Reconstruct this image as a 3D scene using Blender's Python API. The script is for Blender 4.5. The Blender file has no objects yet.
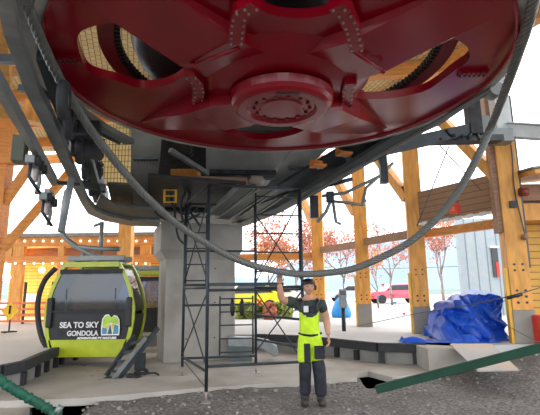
import bpy, bmesh, math, random
from math import sin, cos, pi, radians, sqrt, atan2, tan
from mathutils import Vector, Matrix
random.seed(7)
V = Vector
SC = bpy.context.scene
COL = SC.collection

# ------------------------------------------------------------------ camera
FPX = 440.0; PITCH = radians(10.56); ROLL = radians(0.7); CH = 1.62
cf = V((0, cos(PITCH), sin(PITCH))); cr = V((1, 0, 0)); cu = cr.cross(cf)
CR = cr*cos(ROLL) - cu*sin(ROLL); CU = cu*cos(ROLL) + cr*sin(ROLL)
CAM = V((0, 0, CH))
def ray(x, y): return (cf*FPX + CR*(x-270) - CU*(y-207.5))
def PZ(x, y, z):
    d = ray(x, y); return CAM + d*((z-CH)/d.z)
def PY(x, y, Y):
    d = ray(x, y); return CAM + d*(Y/d.y)
cd = bpy.data.cameras.new('camera'); cam = bpy.data.objects.new('camera', cd); COL.objects.link(cam)
cam.matrix_world = Matrix(((CR.x, CU.x, -cf.x, 0), (CR.y, CU.y, -cf.y, 0), (CR.z, CU.z, -cf.z, CH), (0, 0, 0, 1)))
cd.sensor_fit = 'HORIZONTAL'; cd.sensor_width = 36; cd.lens = 36*FPX/540; cd.clip_end = 2000
SC.camera = cam

# station axes
AZ = radians(-17.0)
AX = V((sin(AZ), cos(AZ), 0)); BX = V((cos(AZ), -sin(AZ), 0)); UZ = V((0, 0, 1))

# ------------------------------------------------------------------ materials
def mat(name, col, rough=0.6, metal=0.0, var=0.12, scale=6.0, bump=0.0, bscale=40.0, emit=None, estr=0, coat=0.0, dirt=None, dirt_amt=0.0, stretch=None):
    m = bpy.data.materials.new(name); m.use_nodes = True
    nt = m.node_tree; N = nt.nodes; L = nt.links
    b = N['Principled BSDF']
    b.inputs['Roughness'].default_value = rough; b.inputs['Metallic'].default_value = metal
    b.inputs['Coat Weight'].default_value = coat
    tc = N.new('ShaderNodeTexCoord')
    src = tc.outputs['Object']
    if stretch:
        mp = N.new('ShaderNodeMapping'); mp.inputs['Scale'].default_value = stretch; L.new(src, mp.inputs['Vector']); src = mp.outputs[0]
    nz = N.new('ShaderNodeTexNoise'); nz.inputs['Scale'].default_value = scale; nz.inputs['Detail'].default_value = 6
    L.new(src, nz.inputs['Vector'])
    rp = N.new('ShaderNodeValToRGB')
    c = V(col)
    lo = c*(1-var*1.6); hi = c*(1+var)
    rp.color_ramp.elements[0].position = 0.3; rp.color_ramp.elements[1].position = 0.7
    rp.color_ramp.elements[0].color = (*[max(0, v) for v in lo], 1); rp.color_ramp.elements[1].color = (*[min(1, v) for v in hi], 1)
    L.new(nz.outputs['Fac'], rp.inputs['Fac'])
    out = rp.outputs['Color']
    if dirt:
        n2 = N.new('ShaderNodeTexNoise'); n2.inputs['Scale'].default_value = 1.3; n2.inputs['Detail'].default_value = 8
        L.new(tc.outputs['Object'], n2.inputs['Vector'])
        r2 = N.new('ShaderNodeValToRGB'); r2.color_ramp.elements[0].position = 0.45; r2.color_ramp.elements[1].position = 0.65
        r2.color_ramp.elements[1].color = (dirt_amt,)*3+(1,)
        r2.color_ramp.elements[0].color = (0, 0, 0, 1)
        L.new(n2.outputs['Fac'], r2.inputs['Fac'])
        mx = N.new('ShaderNodeMix'); mx.data_type = 'RGBA'; mx.inputs['B'].default_value = (*dirt, 1)
        L.new(r2.outputs['Color'], mx.inputs['Factor']); L.new(out, mx.inputs['A']); out = mx.outputs['Result']
    L.new(out, b.inputs['Base Color'])
    if bump:
        nb = N.new('ShaderNodeTexNoise'); nb.inputs['Scale'].default_value = bscale; nb.inputs['Detail'].default_value = 8
        L.new(src, nb.inputs['Vector'])
        bp = N.new('ShaderNodeBump'); bp.inputs['Strength'].default_value = bump; bp.inputs['Distance'].default_value = 0.02
        L.new(nb.outputs['Fac'], bp.inputs['Height']); L.new(bp.outputs['Normal'], b.inputs['Normal'])
    if emit:
        b.inputs['Emission Color'].default_value = (*emit, 1); b.inputs['Emission Strength'].default_value = estr
    return m

def brickmat(name, c1, c2, mortar, bw, rh, ms=0.01, rough=0.7, rot=(0, 0, 0), offset=0.5):
    m = bpy.data.materials.new(name); m.use_nodes = True
    nt = m.node_tree; N = nt.nodes; L = nt.links; b = N['Principled BSDF']; b.inputs['Roughness'].default_value = rough
    tc = N.new('ShaderNodeTexCoord'); mp = N.new('ShaderNodeMapping'); mp.inputs['Rotation'].default_value = rot
    L.new(tc.outputs['Object'], mp.inputs['Vector'])
    br = N.new('ShaderNodeTexBrick'); br.inputs['Color1'].default_value = (*c1, 1); br.inputs['Color2'].default_value = (*c2, 1)
    br.inputs['Mortar'].default_value = (*mortar, 1); br.inputs['Scale'].default_value = 1
    br.inputs['Brick Width'].default_value = bw; br.inputs['Row Height'].default_value = rh; br.inputs['Mortar Size'].default_value = ms
    br.offset = offset
    L.new(mp.outputs[0], br.inputs['Vector'])
    nz = N.new('ShaderNodeTexNoise'); nz.inputs['Scale'].default_value = 5; nz.inputs['Detail'].default_value = 6
    L.new(mp.outputs[0], nz.inputs['Vector'])
    mx = N.new('ShaderNodeMix'); mx.data_type = 'RGBA'; mx.blend_type = 'MULTIPLY'; mx.inputs['Factor'].default_value = 0.35
    L.new(br.outputs['Color'], mx.inputs['A']); L.new(nz.outputs['Color'], mx.inputs['B']); L.new(mx.outputs['Result'], b.inputs['Base Color'])
    return m

M = dict(
    red=mat('wheel_red', (0.30, 0.001, 0.012), 0.22, 0, 0.08, 2.0, 0.02, 30, dirt=(0.22, 0.002, 0.010), dirt_amt=0.5),
    redbolt=mat('bolt_steel', (0.42, 0.36, 0.34), 0.4, 0.7, 0.2),
    gear=mat('gear_red', (0.22, 0.008, 0.02), 0.4, 0, 0.15, 4),
    black=mat('black_plastic', (0.012, 0.012, 0.014), 0.5, 0, 0.2),
    drum=mat('dark_drum', (0.045, 0.045, 0.048), 0.42, 0.3, 0.35, 3, 0.1, 20),
    rubber=mat('rubber', (0.032, 0.034, 0.038), 0.8, 0, 0.2, 10, 0.1),
    liner=mat('grey_liner', (0.50, 0.50, 0.47), 0.6, 0, 0.15),
    steel=mat('painted_grey_steel', (0.095, 0.115, 0.12), 0.5, 0.25, 0.16, 3, 0.05, 30, dirt=(0.13, 0.125, 0.11), dirt_amt=0.4),
    steel2=mat('galvanised_grey_steel', (0.25, 0.275, 0.28), 0.45, 0.3, 0.14, 5, 0.04, 30, dirt=(0.17, 0.165, 0.15), dirt_amt=0.4),
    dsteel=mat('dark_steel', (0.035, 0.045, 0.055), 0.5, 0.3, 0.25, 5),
    mech=mat('machinery_dark', (0.028, 0.03, 0.034), 0.5, 0.3, 0.4, 8),
    orange=mat('orange_enamel', (0.75, 0.24, 0.03), 0.45, 0, 0.12),
    wood=mat('glulam', (0.78, 0.37, 0.08), 0.55, 0, 0.16, 3.5, 0.05, 20, stretch=(3, 3, 0.6)),
    woodh=mat('glulam_horizontal', (0.70, 0.29, 0.065), 0.55, 0, 0.16, 3.5, 0.05, 20, stretch=(0.6, 3, 5)),
    wooddark=mat('weathered_wood', (0.34, 0.19, 0.115), 0.65, 0, 0.18, 4, 0.05, 20, stretch=(0.6, 3, 5)),
    yellow=mat('plain_yellow', (0.85, 0.47, 0.03), 0.4, 0, 0.1),
    conc=mat('pier_concrete', (0.33, 0.315, 0.285), 0.85, 0, 0.10, 2, 0.15, 14, dirt=(0.22, 0.20, 0.17), dirt_amt=0.6),
    kerbc=mat('kerb_concrete', (0.24, 0.235, 0.22), 0.85, 0, 0.12, 2, 0.1, 14),
    slab=mat('slab_concrete', (0.44, 0.42, 0.385), 0.8, 0, 0.10, 1.2, 0.12, 22, dirt=(0.30, 0.27, 0.23), dirt_amt=0.7),
    pave=mat('pale_pavement', (0.52, 0.53, 0.54), 0.75, 0, 0.06, 0.7, 0.05, 20),
    gravel=mat('gravel', (0.20, 0.19, 0.185), 0.95, 0, 0.45, 22, 0.9, 55, dirt=(0.10, 0.09, 0.08), dirt_amt=0.7),
    rock=mat('stone', (0.27, 0.25, 0.23), 0.9, 0, 0.3, 8, 0.3),
    rope=mat('wire_rope', (0.17, 0.175, 0.165), 0.5, 0.35, 0.10, 12),
    galv=mat('pale_grey_sheet', (0.58, 0.61, 0.61), 0.5, 0.2, 0.10, 3, 0.03, 20, dirt=(0.45, 0.45, 0.42), dirt_amt=0.5),
    soil=mat('dark_soil', (0.035, 0.03, 0.026), 0.95, 0, 0.3),
    maroon=mat('maroon_enamel', (0.22, 0.03, 0.02), 0.5, 0, 0.1),
    cable=mat('thin_cable', (0.10, 0.10, 0.10), 0.5, 0.3, 0.1),
    green=mat('green_sling', (0.008, 0.10, 0.06), 0.65, 0, 0.25, 12, 0.3, 25),
    greend=mat('green_beam', (0.004, 0.045, 0.025), 0.8, 0, 0.15, 5),
    lime=mat('lime_paint', (0.42, 0.50, 0.015), 0.35, 0, 0.08, coat=0.3),
    hivis=mat('hi_vis_cloth', (0.52, 0.78, 0.012), 0.7, 0, 0.1, 12, 0.3, 25),
    navy=mat('dark_trouser_cloth', (0.018, 0.019, 0.03), 0.85, 0, 0.4, 12, 0.4, 20),
    shirt=mat('dark_green_cloth', (0.035, 0.052, 0.045), 0.85, 0, 0.25, 10, 0.3, 20),
    skin=mat('skin', (0.50, 0.26, 0.17), 0.55, 0, 0.08, 10),
    hair=mat('hair', (0.03, 0.02, 0.015), 0.8, 0, 0.2),
    white=mat('white_paint', (0.8, 0.8, 0.8), 0.5, 0, 0.03),
    silver=mat('silver_cloth', (0.6, 0.62, 0.62), 0.35, 0.2, 0.08),
    tarp=mat('blue_tarp', (0.012, 0.09, 0.55), 0.38, 0, 0.15, 6, 0.12, 8),
    bluebag=mat('bright_blue_cover', (0.02, 0.28, 0.75), 0.5, 0, 0.1),
    board=mat('pale_board', (0.44, 0.43, 0.42), 0.6, 0, 0.06, 2, dirt=(0.60, 0.44, 0.30), dirt_amt=0.6),
    pink=mat('autumn_leaf_red', (0.62, 0.24, 0.15), 0.7, 0, 0.3, 8),
    leafo=mat('autumn_leaf_orange', (0.75, 0.34, 0.16), 0.7, 0, 0.3, 8),
    leafg=mat('leaf_green', (0.36, 0.44, 0.13), 0.7, 0, 0.35, 8),
    leafd=mat('conifer_green', (0.16, 0.22, 0.20), 0.8, 0, 0.3, 3),
    bark=mat('bark', (0.30, 0.24, 0.21), 0.9, 0, 0.3),
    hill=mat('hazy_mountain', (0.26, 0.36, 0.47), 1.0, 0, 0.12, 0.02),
    redp=mat('red_enamel', (0.75, 0.045, 0.03), 0.4, 0, 0.08),
    carw=mat('white_car_paint', (0.7, 0.7, 0.72), 0.3, 0, 0.02, coat=0.5),
    cary=mat('yellow_car_paint', (0.85, 0.75, 0.02), 0.3, 0, 0.02, coat=0.5),
    carb=mat('blue_car_paint', (0.42, 0.50, 0.58), 0.3, 0, 0.02, coat=0.5),
    carr=mat('red_car_paint', (0.8, 0.1, 0.16), 0.3, 0, 0.02, coat=0.5),
    bulb=mat('festoon_bulb', (1, 1, 1), 0.3, emit=(1, 0.95, 0.85), estr=4),
    lamp=mat('warm_lamp', (1, 0.9, 0.6), 0.3, emit=(1, 0.8, 0.4), estr=9),
    olive=mat('olive_panel', (0.10, 0.11, 0.085), 0.6, 0.1, 0.15, 3),
    boot=mat('boot_leather', (0.045, 0.038, 0.035), 0.7, 0, 0.25),
    sole=mat('boot_sole', (0.02, 0.02, 0.02), 0.8, 0, 0.1),
    gold=brickmat('gold_boards', (0.80, 0.58, 0.22), (0.72, 0.50, 0.17), (0.20, 0.12, 0.04), 0.10, 0.16, 0.006, rot=(0, 0, AZ)),
    goldv=brickmat('gold_screen', (0.86, 0.66, 0.27), (0.78, 0.57, 0.21), (0.16, 0.10, 0.04), 0.09, 0.16, 0.010, rot=(pi/2, 0, 0), offset=0.0),
    ceil=brickmat('roof_boards', (0.86, 0.68, 0.34), (0.78, 0.58, 0.26), (0.25, 0.15, 0.06), 0.20, 0.13, 0.010, rot=(0, 0, AZ+pi/2)),
    yboard=brickmat('yellow_boards', (0.85, 0.52, 0.12), (0.78, 0.44, 0.09), (0.35, 0.18, 0.04), 5.0, 0.16, 0.012, rot=(pi/2, 0, 0)),
    brownboard=brickmat('brown_boards', (0.44, 0.26, 0.15), (0.39, 0.23, 0.13), (0.16, 0.09, 0.05), 6.0, 0.145, 0.008, rot=(pi/2, 0, 0)),
    siding=brickmat('pale_blue_siding', (0.42, 0.50, 0.55), (0.40, 0.48, 0.54), (0.20, 0.27, 0.33), 40.0, 0.42, 0.03, rot=(0, 0, pi/2)),
    cardark=mat('car_glass_dark', (0.03, 0.035, 0.04), 0.1, 0, 0.1),
    signy=mat('caution_yellow', (0.95, 0.55, 0.01), 0.4, 0, 0.05),
    pailr=mat('barrier_red', (0.75, 0.22, 0.10), 0.6, 0, 0.1),
    logoblue=mat('logo_blue', (0.06, 0.25, 0.42), 0.4), logoyel=mat('logo_yellow', (0.70, 0.62, 0.08), 0.4),
    logogrn=mat('logo_green', (0.40, 0.62, 0.05), 0.4), logodk=mat('logo_dark', (0.06, 0.10, 0.10), 0.4),
)
def glassmat(name, tint, alpha, rough=0.05):
    m = bpy.data.materials.new(name); m.use_nodes = True
    N = m.node_tree.nodes; L = m.node_tree.links
    for n in list(N): N.remove(n)
    o = N.new('ShaderNodeOutputMaterial'); mx = N.new('ShaderNodeMixShader'); t = N.new('ShaderNodeBsdfTransparent'); g = N.new('ShaderNodeBsdfGlossy')
    fr = N.new('ShaderNodeFresnel'); fr.inputs['IOR'].default_value = 1.5
    nz = N.new('ShaderNodeTexNoise'); nz.inputs['Scale'].default_value = 1.2
    bp = N.new('ShaderNodeBump'); bp.inputs['Strength'].default_value = 0.0; L.new(nz.outputs['Fac'], bp.inputs['Height']); L.new(bp.outputs[0], g.inputs['Normal'])
    t.inputs['Color'].default_value = (*tint, 1); g.inputs['Roughness'].default_value = rough
    ma = N.new('ShaderNodeMath'); ma.operation = 'ADD'; ma.inputs[1].default_value = alpha
    L.new(fr.outputs[0], ma.inputs[0]); L.new(ma.outputs[0], mx.inputs[0]); L.new(t.outputs[0], mx.inputs[1]); L.new(g.outputs[0], mx.inputs[2]); L.new(mx.outputs[0], o.inputs['Surface'])
    return m
M['glass2'] = glassmat('sky_reflecting_glass', (0.85, 0.92, 1.0), 0.30)
M['glass'] = glassmat('cabin_glass', (0.42, 0.47, 0.55), 0.03)

# ------------------------------------------------------------------ builders
class MB:
    def __init__(s): s.bm = bmesh.new(); s.mats = []; s.cur = 0
    def m(s, name):
        if name not in s.mats: s.mats.append(name)
        s.cur = s.mats.index(name); return s
    def _f(s, vs, smooth=False):
        try:
            f = s.bm.faces.new(vs); f.material_index = s.cur; f.smooth = smooth; return f
        except ValueError: return None
    def obox(s, c, ax, ay, az):          # centre, half axes
        c, ax, ay, az = V(c), V(ax), V(ay), V(az)
        v = [s.bm.verts.new(c + ax*i + ay*j + az*k) for i in (-1, 1) for j in (-1, 1) for k in (-1, 1)]
        for q in ((0, 1, 3, 2), (4, 6, 7, 5), (0, 4, 5, 1), (2, 3, 7, 6), (0, 2, 6, 4), (1, 5, 7, 3)): s._f([v[i] for i in q])
        return s
    def box(s, x0, y0, z0, x1, y1, z1):
        return s.obox(((x0+x1)/2, (y0+y1)/2, (z0+z1)/2), ((x1-x0)/2, 0, 0), (0, (y1-y0)/2, 0), (0, 0, (z1-z0)/2))
    def beam(s, a, b, w, h, up=UZ):      # rectangular bar from a to b, w across, h along up
        a, b = V(a), V(b); d = (b-a); l = d.length; d.normalize()
        side = d.cross(V(up))
        if side.length < 1e-4: side = d.cross(V((0, 1, 0)))
        side.normalize(); u2 = side.cross(d).normalized()
        return s.obox((a+b)/2, d*l/2, side*w/2, u2*h/2)
    def channel(s, a, b, w, h, t=0.02, up=UZ, I=False):   # I beam / C channel
        a, b = V(a), V(b); d = (b-a).normalized(); side = d.cross(V(up)).normalized(); u2 = side.cross(d).normalized()
        s.beam(a+u2*(h/2-t/2), b+u2*(h/2-t/2), w, t, up); s.beam(a-u2*(h/2-t/2), b-u2*(h/2-t/2), w, t, up)
        o = V((0, 0, 0)) if I else side*(w/2-t/2)
        s.beam(a+o, b+o, t, h-2*t, up); return s
    def tube(s, pts, r, n=8, cap=True, smooth=True):
        pts = [V(p) for p in pts]; rs = r if isinstance(r, (list, tuple)) else [r]*len(pts)
        rings = []; prev = None
        for i, p in enumerate(pts):
            d = (pts[min(i+1, len(pts)-1)] - pts[max(i-1, 0)]).normalized()
            if prev is None:
                a = d.cross(UZ)
                if a.length < 1e-3: a = d.cross(V((1, 0, 0)))
                a.normalize()
            else:
                a = (prev - d*prev.dot(d)); 
                if a.length < 1e-6: a = d.orthogonal()
                a.normalize()
            prev = a; b = d.cross(a)
            rings.append([s.bm.verts.new(p + (a*cos(2*pi*k/n) + b*sin(2*pi*k/n))*rs[i]) for k in range(n)])
        for i in range(len(rings)-1):
            for k in range(n): s._f([rings[i][k], rings[i][(k+1) % n], rings[i+1][(k+1) % n], rings[i+1][k]], smooth)
        if cap: s._f(list(reversed(rings[0]))); s._f(rings[-1])
        return s
    def lathe(s, c, prof, n=48, axis=UZ, smooth=False, a0=0, a1=2*pi, closed=False):     # prof (r, h) list
        c = V(c); axis = V(axis).normalized(); e1 = axis.orthogonal().normalized()
        if abs(axis.z) > 0.99: e1 = V((1, 0, 0))
        e2 = axis.cross(e1); full = abs(a1-a0-2*pi) < 1e-6
        m_ = n if full else n+1
        R = []
        for k in range(m_):
            a = a0 + (a1-a0)*k/n
            R.append([s.bm.verts.new(c + axis*h + (e1*cos(a)+e2*sin(a))*r) for r, h in prof])
        for k in range(n):
            A, B = R[k], R[(k+1) % m_]
            rng = len(prof) if closed else len(prof)-1
            for i in range(rng):
                j = (i+1) % len(prof); s._f([A[i], B[i], B[j], A[j]], smooth)
        if not full and closed: s._f(R[0]); s._f(list(reversed(R[-1])))
        return s
    def cyl(s, a, b, r, n=12): return s.tube([a, b], r, n, True, False) if n < 8 else s.tube([a, b], r, n)
    def prism(s, poly, z0, z1):          # poly list of (x,y)
        lo = [s.bm.verts.new((p[0], p[1], z0)) for p in poly]; hi = [s.bm.verts.new((p[0], p[1], z1)) for p in poly]
        s._f(list(reversed(lo))); s._f(hi)
        n = len(poly)
        for i in range(n): s._f([lo[i], lo[(i+1) % n], hi[(i+1) % n], hi[i]])
        return s
    def extr(s, pts, vec):               # planar 3d polygon extruded by vec
        lo = [s.bm.verts.new(V(p)) for p in pts]; hi = [s.bm.verts.new(V(p)+V(vec)) for p in pts]
        s._f(list(reversed(lo))); s._f(hi); n = len(pts)
        for i in range(n): s._f([lo[i], lo[(i+1) % n], hi[(i+1) % n], hi[i]])
        return s
    def ball(s, c, r, n=10, sc=(1, 1, 1)):
        c = V(c); rows = []
        for i in range(1, n):
            t = pi*i/n; rows.append([s.bm.verts.new(c + V((sin(t)*cos(2*pi*k/(2*n))*r*sc[0], sin(t)*sin(2*pi*k/(2*n))*r*sc[1], cos(t)*r*sc[2]))) for k in range(2*n)])
        top = s.bm.verts.new(c+V((0, 0, r*sc[2]))); bot = s.bm.verts.new(c-V((0, 0, r*sc[2])))
        for k in range(2*n):
            k2 = (k+1) % (2*n); s._f([top, rows[0][k], rows[0][k2]], True); s._f([bot, rows[-1][k2], rows[-1][k]], True)
            for i in range(n-2): s._f([rows[i][k], rows[i+1][k], rows[i+1][k2], rows[i][k2]], True)
        return s
    def build(s, name, material=None, parent=None, bevel=0, recalc=True):
        if recalc: bmesh.ops.recalc_face_normals(s.bm, faces=s.bm.faces)
        off = wpos(parent) if parent else None
        if off: bmesh.ops.translate(s.bm, vec=-off, verts=s.bm.verts)
        me = bpy.data.meshes.new(name); s.bm.to_mesh(me); s.bm.free()
        if s.mats:
            for k in s.mats: me.materials.append(M[k])
        else: me.materials.append(M[material])
        o = bpy.data.objects.new(name, me); COL.objects.link(o)
        if parent: o.parent = parent
        if bevel:
            bv = o.modifiers.new('bevel', 'BEVEL'); bv.width = bevel; bv.segments = 2; bv.limit_method = 'ANGLE'
        return o
def wpos(o):
    p = V((0, 0, 0))
    while o: p += o.location; o = o.parent
    return p
def tag(o, label=None, cat=None, group=None, kind=None):
    if label: o['label'] = label
    if cat: o['category'] = cat
    if group: o['group'] = group
    if kind: o['kind'] = kind
    return o
def thing(name, loc, label, cat, group=None):
    o = bpy.data.objects.new(name, None); o.location = V(loc); o.empty_display_size = 0.1; COL.objects.link(o)
    return tag(o, label, cat, group)
def struct(o): o['kind'] = 'structure'; return o
def own(o):
    """move a one-mesh thing's origin to its base centre"""
    me = o.data; vs = [v.co for v in me.vertices]
    c = V(((min(v.x for v in vs)+max(v.x for v in vs))/2, (min(v.y for v in vs)+max(v.y for v in vs))/2, min(v.z for v in vs)))
    me.transform(Matrix.Translation(-c)); o.location = c; return o
def from_object(ob, name, material, parent=None):
    dg = bpy.context.evaluated_depsgraph_get(); dg.update()
    me = bpy.data.meshes.new_from_object(ob.evaluated_get(dg), depsgraph=dg)
    dat = ob.data; bpy.data.objects.remove(ob)
    me.name = name; me.materials.clear(); me.materials.append(M[material])
    o = bpy.data.objects.new(name, me); COL.objects.link(o)
    if parent:
        me.transform(Matrix.Translation(-wpos(parent))); o.parent = parent
    return o
def plate(name, outer, holes, z0, z1, material, parent):
    cu_ = bpy.data.curves.new(name, 'CURVE'); cu_.dimensions = '2D'; cu_.fill_mode = 'BOTH'; cu_.extrude = (z1-z0)/2
    for poly in [outer]+holes:
        sp = cu_.splines.new('POLY'); sp.points.add(len(poly)-1); sp.use_cyclic_u = True
        for i, p in enumerate(poly): sp.points[i].co = (p[0], p[1], 0, 1)
    ob = bpy.data.objects.new(name, cu_); COL.objects.link(ob)
    o = from_object(ob, name, material, None)
    o.data.transform(Matrix.Translation((0, 0, (z0+z1)/2)))
    if parent: o.data.transform(Matrix.Translation(-wpos(parent))); o.parent = parent
    return o
def catmull(pts, n=8):
    pts = [V(p) for p in pts]; out = []
    P_ = [pts[0]*2-pts[1]] + pts + [pts[-1]*2-pts[-2]]
    for i in range(1, len(P_)-2):
        a, b, c, d = P_[i-1:i+3]
        for k in range(n):
            t = k/n; out.append(0.5*((2*b) + (c-a)*t + (2*a-5*b+4*c-d)*t*t + (3*b-a-3*c+d)*t**3))
    out.append(pts[-1]); return out
def smooth2(poly, n=4):
    pts = [V((p[0], p[1], 0)) for p in poly]; N_ = len(pts); out = []
    for i in range(N_):
        a, b, c, d = pts[i-1], pts[i], pts[(i+1) % N_], pts[(i+2) % N_]
        for k in range(n):
            t = k/n; q = 0.5*((2*b) + (c-a)*t + (2*a-5*b+4*c-d)*t*t + (3*b-a-3*c+d)*t**3); out.append((q.x, q.y))
    return out
def skin(name, verts, edges, material, parent=None, sub=2, grow=1.16):
    """verts: list of (co, rx, ry); first one is the root"""
    verts = [(v[0], v[1]*grow, v[2]*grow) for v in verts]
    me = bpy.data.meshes.new(name); me.from_pydata([v[0] for v in verts], edges, []); 
    ob = bpy.data.objects.new(name, me); COL.objects.link(ob)
    md = ob.modifiers.new('skin', 'SKIN'); md.use_smooth_shade = True; md.branch_smoothing = 0.3
    sl = me.skin_vertices[0].data if me.skin_vertices else None
    if sl is None:
        bm = bmesh.new(); bm.from_mesh(me); bm.verts.layers.skin.verify(); bm.to_mesh(me); bm.free(); sl = me.skin_vertices[0].data
    for i, v in enumerate(verts): sl[i].radius = (v[1], v[2]); sl[i].use_root = (i == 0)
    ss = ob.modifiers.new('sub', 'SUBSURF'); ss.levels = sub; ss.render_levels = sub
    return from_object(ob, name, material, parent)

# ================================================================== GROUND
Z1 = 0.12   # lower slab
Z2 = 0.50   # upper pavement
pit0, pit1 = PZ(26, 412, 0), PZ(82, 412, 0)
EDGE = [(-300, 415), (0, 401), (86, 398), (200, 388), (302, 381), (357, 378), (357.5, 372), (368, 371), (392, 377), (432, 373), (470, 372)]
EP = [PZ(x, y, Z1) for x, y in EDGE]
def edgeY(x):
    for a, b in zip(EP, EP[1:]):
        if a.x <= x <= b.x and b.x-a.x > 1e-6: return a.y + (b.y-a.y)*(x-a.x)/(b.x-a.x)
    return EP[0].y if x < EP[0].x else EP[-1].y
def sstep(a, b, x):
    t = max(0, min(1, (x-a)/(b-a))); return t*t*(3-2*t)
from mathutils import noise
def groundz(x, y):
    z = 0.035*noise.noise(V((x*1.1, y*1.1, 0))) + 0.022*noise.noise(V((x*4, y*4, 3))) + 0.014*noise.noise(V((x*11, y*11, 7)))
    z += 0.42*sstep(2.6, 5.6, x)*sstep(5.2, 8.6, y)
    ey = edgeY(x)
    z += 0.06*sstep(ey-0.8, ey-0.05, y)*(1 if x > pit1.x else 0)
    if pit0.x-0.1 < x < pit1.x+0.05 and y > 5.6: z -= 0.9*sstep(5.7, 5.95, y)
    nx0, nx1 = PZ(362, 384, 0).x, PZ(392, 384, 0).x
    if nx0 < x < nx1: z -= 0.45*sstep(PZ(375, 389, 0).y, PZ(375, 389, 0).y+.12, y)
    return z
m = MB(); nx, ny = 300, 200
X0, X1, Y0, Y1 = -9.0, 11.0, -3.0, 10.2
g = [[m.bm.verts.new((X0+(X1-X0)*i/nx, Y0+(Y1-Y0)*j/ny, groundz(X0+(X1-X0)*i/nx, Y0+(Y1-Y0)*j/ny))) for i in range(nx+1)] for j in range(ny+1)]
for j in range(ny):
    for i in range(nx):
        xm, ym = X0+(X1-X0)*(i+.5)/nx, Y0+(Y1-Y0)*(j+.5)/ny
        if xm < EP[-1].x+0.05 and ym > edgeY(xm)+0.3: continue
        m._f([g[j][i], g[j][i+1], g[j+1][i+1], g[j+1][i]], True)
o = m.build('gravel_ground', 'gravel', recalc=False); struct(o)
m = MB(); m.prism([(-60, -60), (60, -60), (60, -2.9), (-60, -2.9)], -.3, -0.02); m.prism([(-60, -2.9), (-8.95, -2.9), (-8.95, 9), (-60, 9)], -.3, -0.02); m.prism([(10.95, -2.9), (60, -2.9), (60, 10), (10.95, 10)], -.3, .38); o = m.build('outer_ground', 'gravel'); struct(o)
m = MB(); m.prism([(-60, -60), (60, -60), (60, 69), (-60, 69)], -1.2, -1.0); o = m.build('subsoil', 'soil'); struct(o)
# loose stones (stuff)
m = MB()
for i in range(900):
    x = random.uniform(-2.6, 6.5); y = random.uniform(4.2, 8.6)
    if y > edgeY(x)-0.03 and x < EP[-1].x: continue
    r = random.uniform(0.008, 0.03)*(1.5 if y > edgeY(x)-.5 else 1); m.ball((x, y, groundz(x, y)+r*0.3), r, 3, (1, random.uniform(.6, 1.3), .7))
tag(m.build('loose_stones', 'rock'), 'loose grey pebbles scattered over the gravel', 'stones', kind='stuff')

# lower slab
poly = [(p.x, p.y) for p in EP] + [(EP[-1].x+0.4, 12.5), (2.0, 16), (-12, 16), (EP[0].x, 9)]
m = MB(); m.prism(poly, 0.015, Z1); o = m.build('lower_slab', 'slab', bevel=0.008); struct(o)
m = MB()   # joints: thin dark strips inlaid
for a, b in (((178, 354), (206, 388)), ((300, 352), (302, 380))):
    A, B = PZ(*a, Z1+0.001), PZ(*b, Z1+0.001); m.beam(A, B, 0.015, 0.004)
o = m.build('slab_joint', 'rubber'); struct(o)
# upper pavement
UE = [(-420, 395), (-60, 372), (0, 366), (20, 362), (41, 353), (60, 346), (95, 338), (160, 334), (258, 334.5), (300, 336), (330, 338.5), (378, 343.5), (426, 344.5), (455, 346), (462, 347)]
UP = [PZ(x, y, Z2) for x, y in UE]
poly = [(p.x, p.y) for p in UP] + [(5.4, UP[-1].y+0.4), (14, 9.9), (60, 12), (60, 70), (-60, 70), (-60, 8)]
m = MB(); m.prism(poly, -0.1, Z2); o = m.build('upper_pavement', 'pave'); struct(o)
# kerb walls (darker concrete) with rubber bumper
def kerb(pts, label, notches, h=0.17):
    t = thing('kerb_bumper', (V(pts[0])+V(pts[-1]))/2, label, 'bumper')
    m = MB()
    for a, b in zip(pts, pts[1:]):
        d = (b-a).normalized(); s_ = V((d.y, -d.x, 0))
        m.beam(a+s_*0.05+V((0, 0, -h/2+0.02)), b+s_*0.05+d*0.01+V((0, 0, -h/2+0.02)), 0.12, h)
    m.build('rubber_strip', 'rubber', t, bevel=0.01)
    for q in notches:
        L_ = [(b-a).length for a, b in zip(pts, pts[1:])]; s0 = q*sum(L_)
        for (a, b), l in zip(zip(pts, pts[1:]), L_):
            if s0 <= l:
                p = a+(b-a)*(s0/l); d = (b-a).normalized(); s_ = V((d.y, -d.x, 0)); break
            s0 -= l
        MB().obox(p+s_*0.04+V((0, 0, -0.27)), d*0.055, s_*0.05, (0, 0, 0.10)).build('bracket', 'black', t)
    return t
kerb(UP[8:13], 'black rubber bumper on the kerb behind the worker and left of the tarp', (0.3, 0.42, 0.53, 0.66, 0.80, 0.95))
kerb(UP[1:7], 'black rubber bumper edging the white platform left of the gondola', (0.25, 0.4, 0.5, 0.6, 0.68, 0.8))
m = MB()
for a, b in zip(UP[1:], UP[2:]):
    d = (b-a).normalized(); s_ = V((d.y, -d.x, 0)); m.beam(a+s_*0.012+V((0, 0, -0.28)), b+s_*0.012+V((0, 0, -0.28)), 0.02, 0.52)
o = m.build('kerb_wall', 'kerbc'); struct(o)

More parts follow.
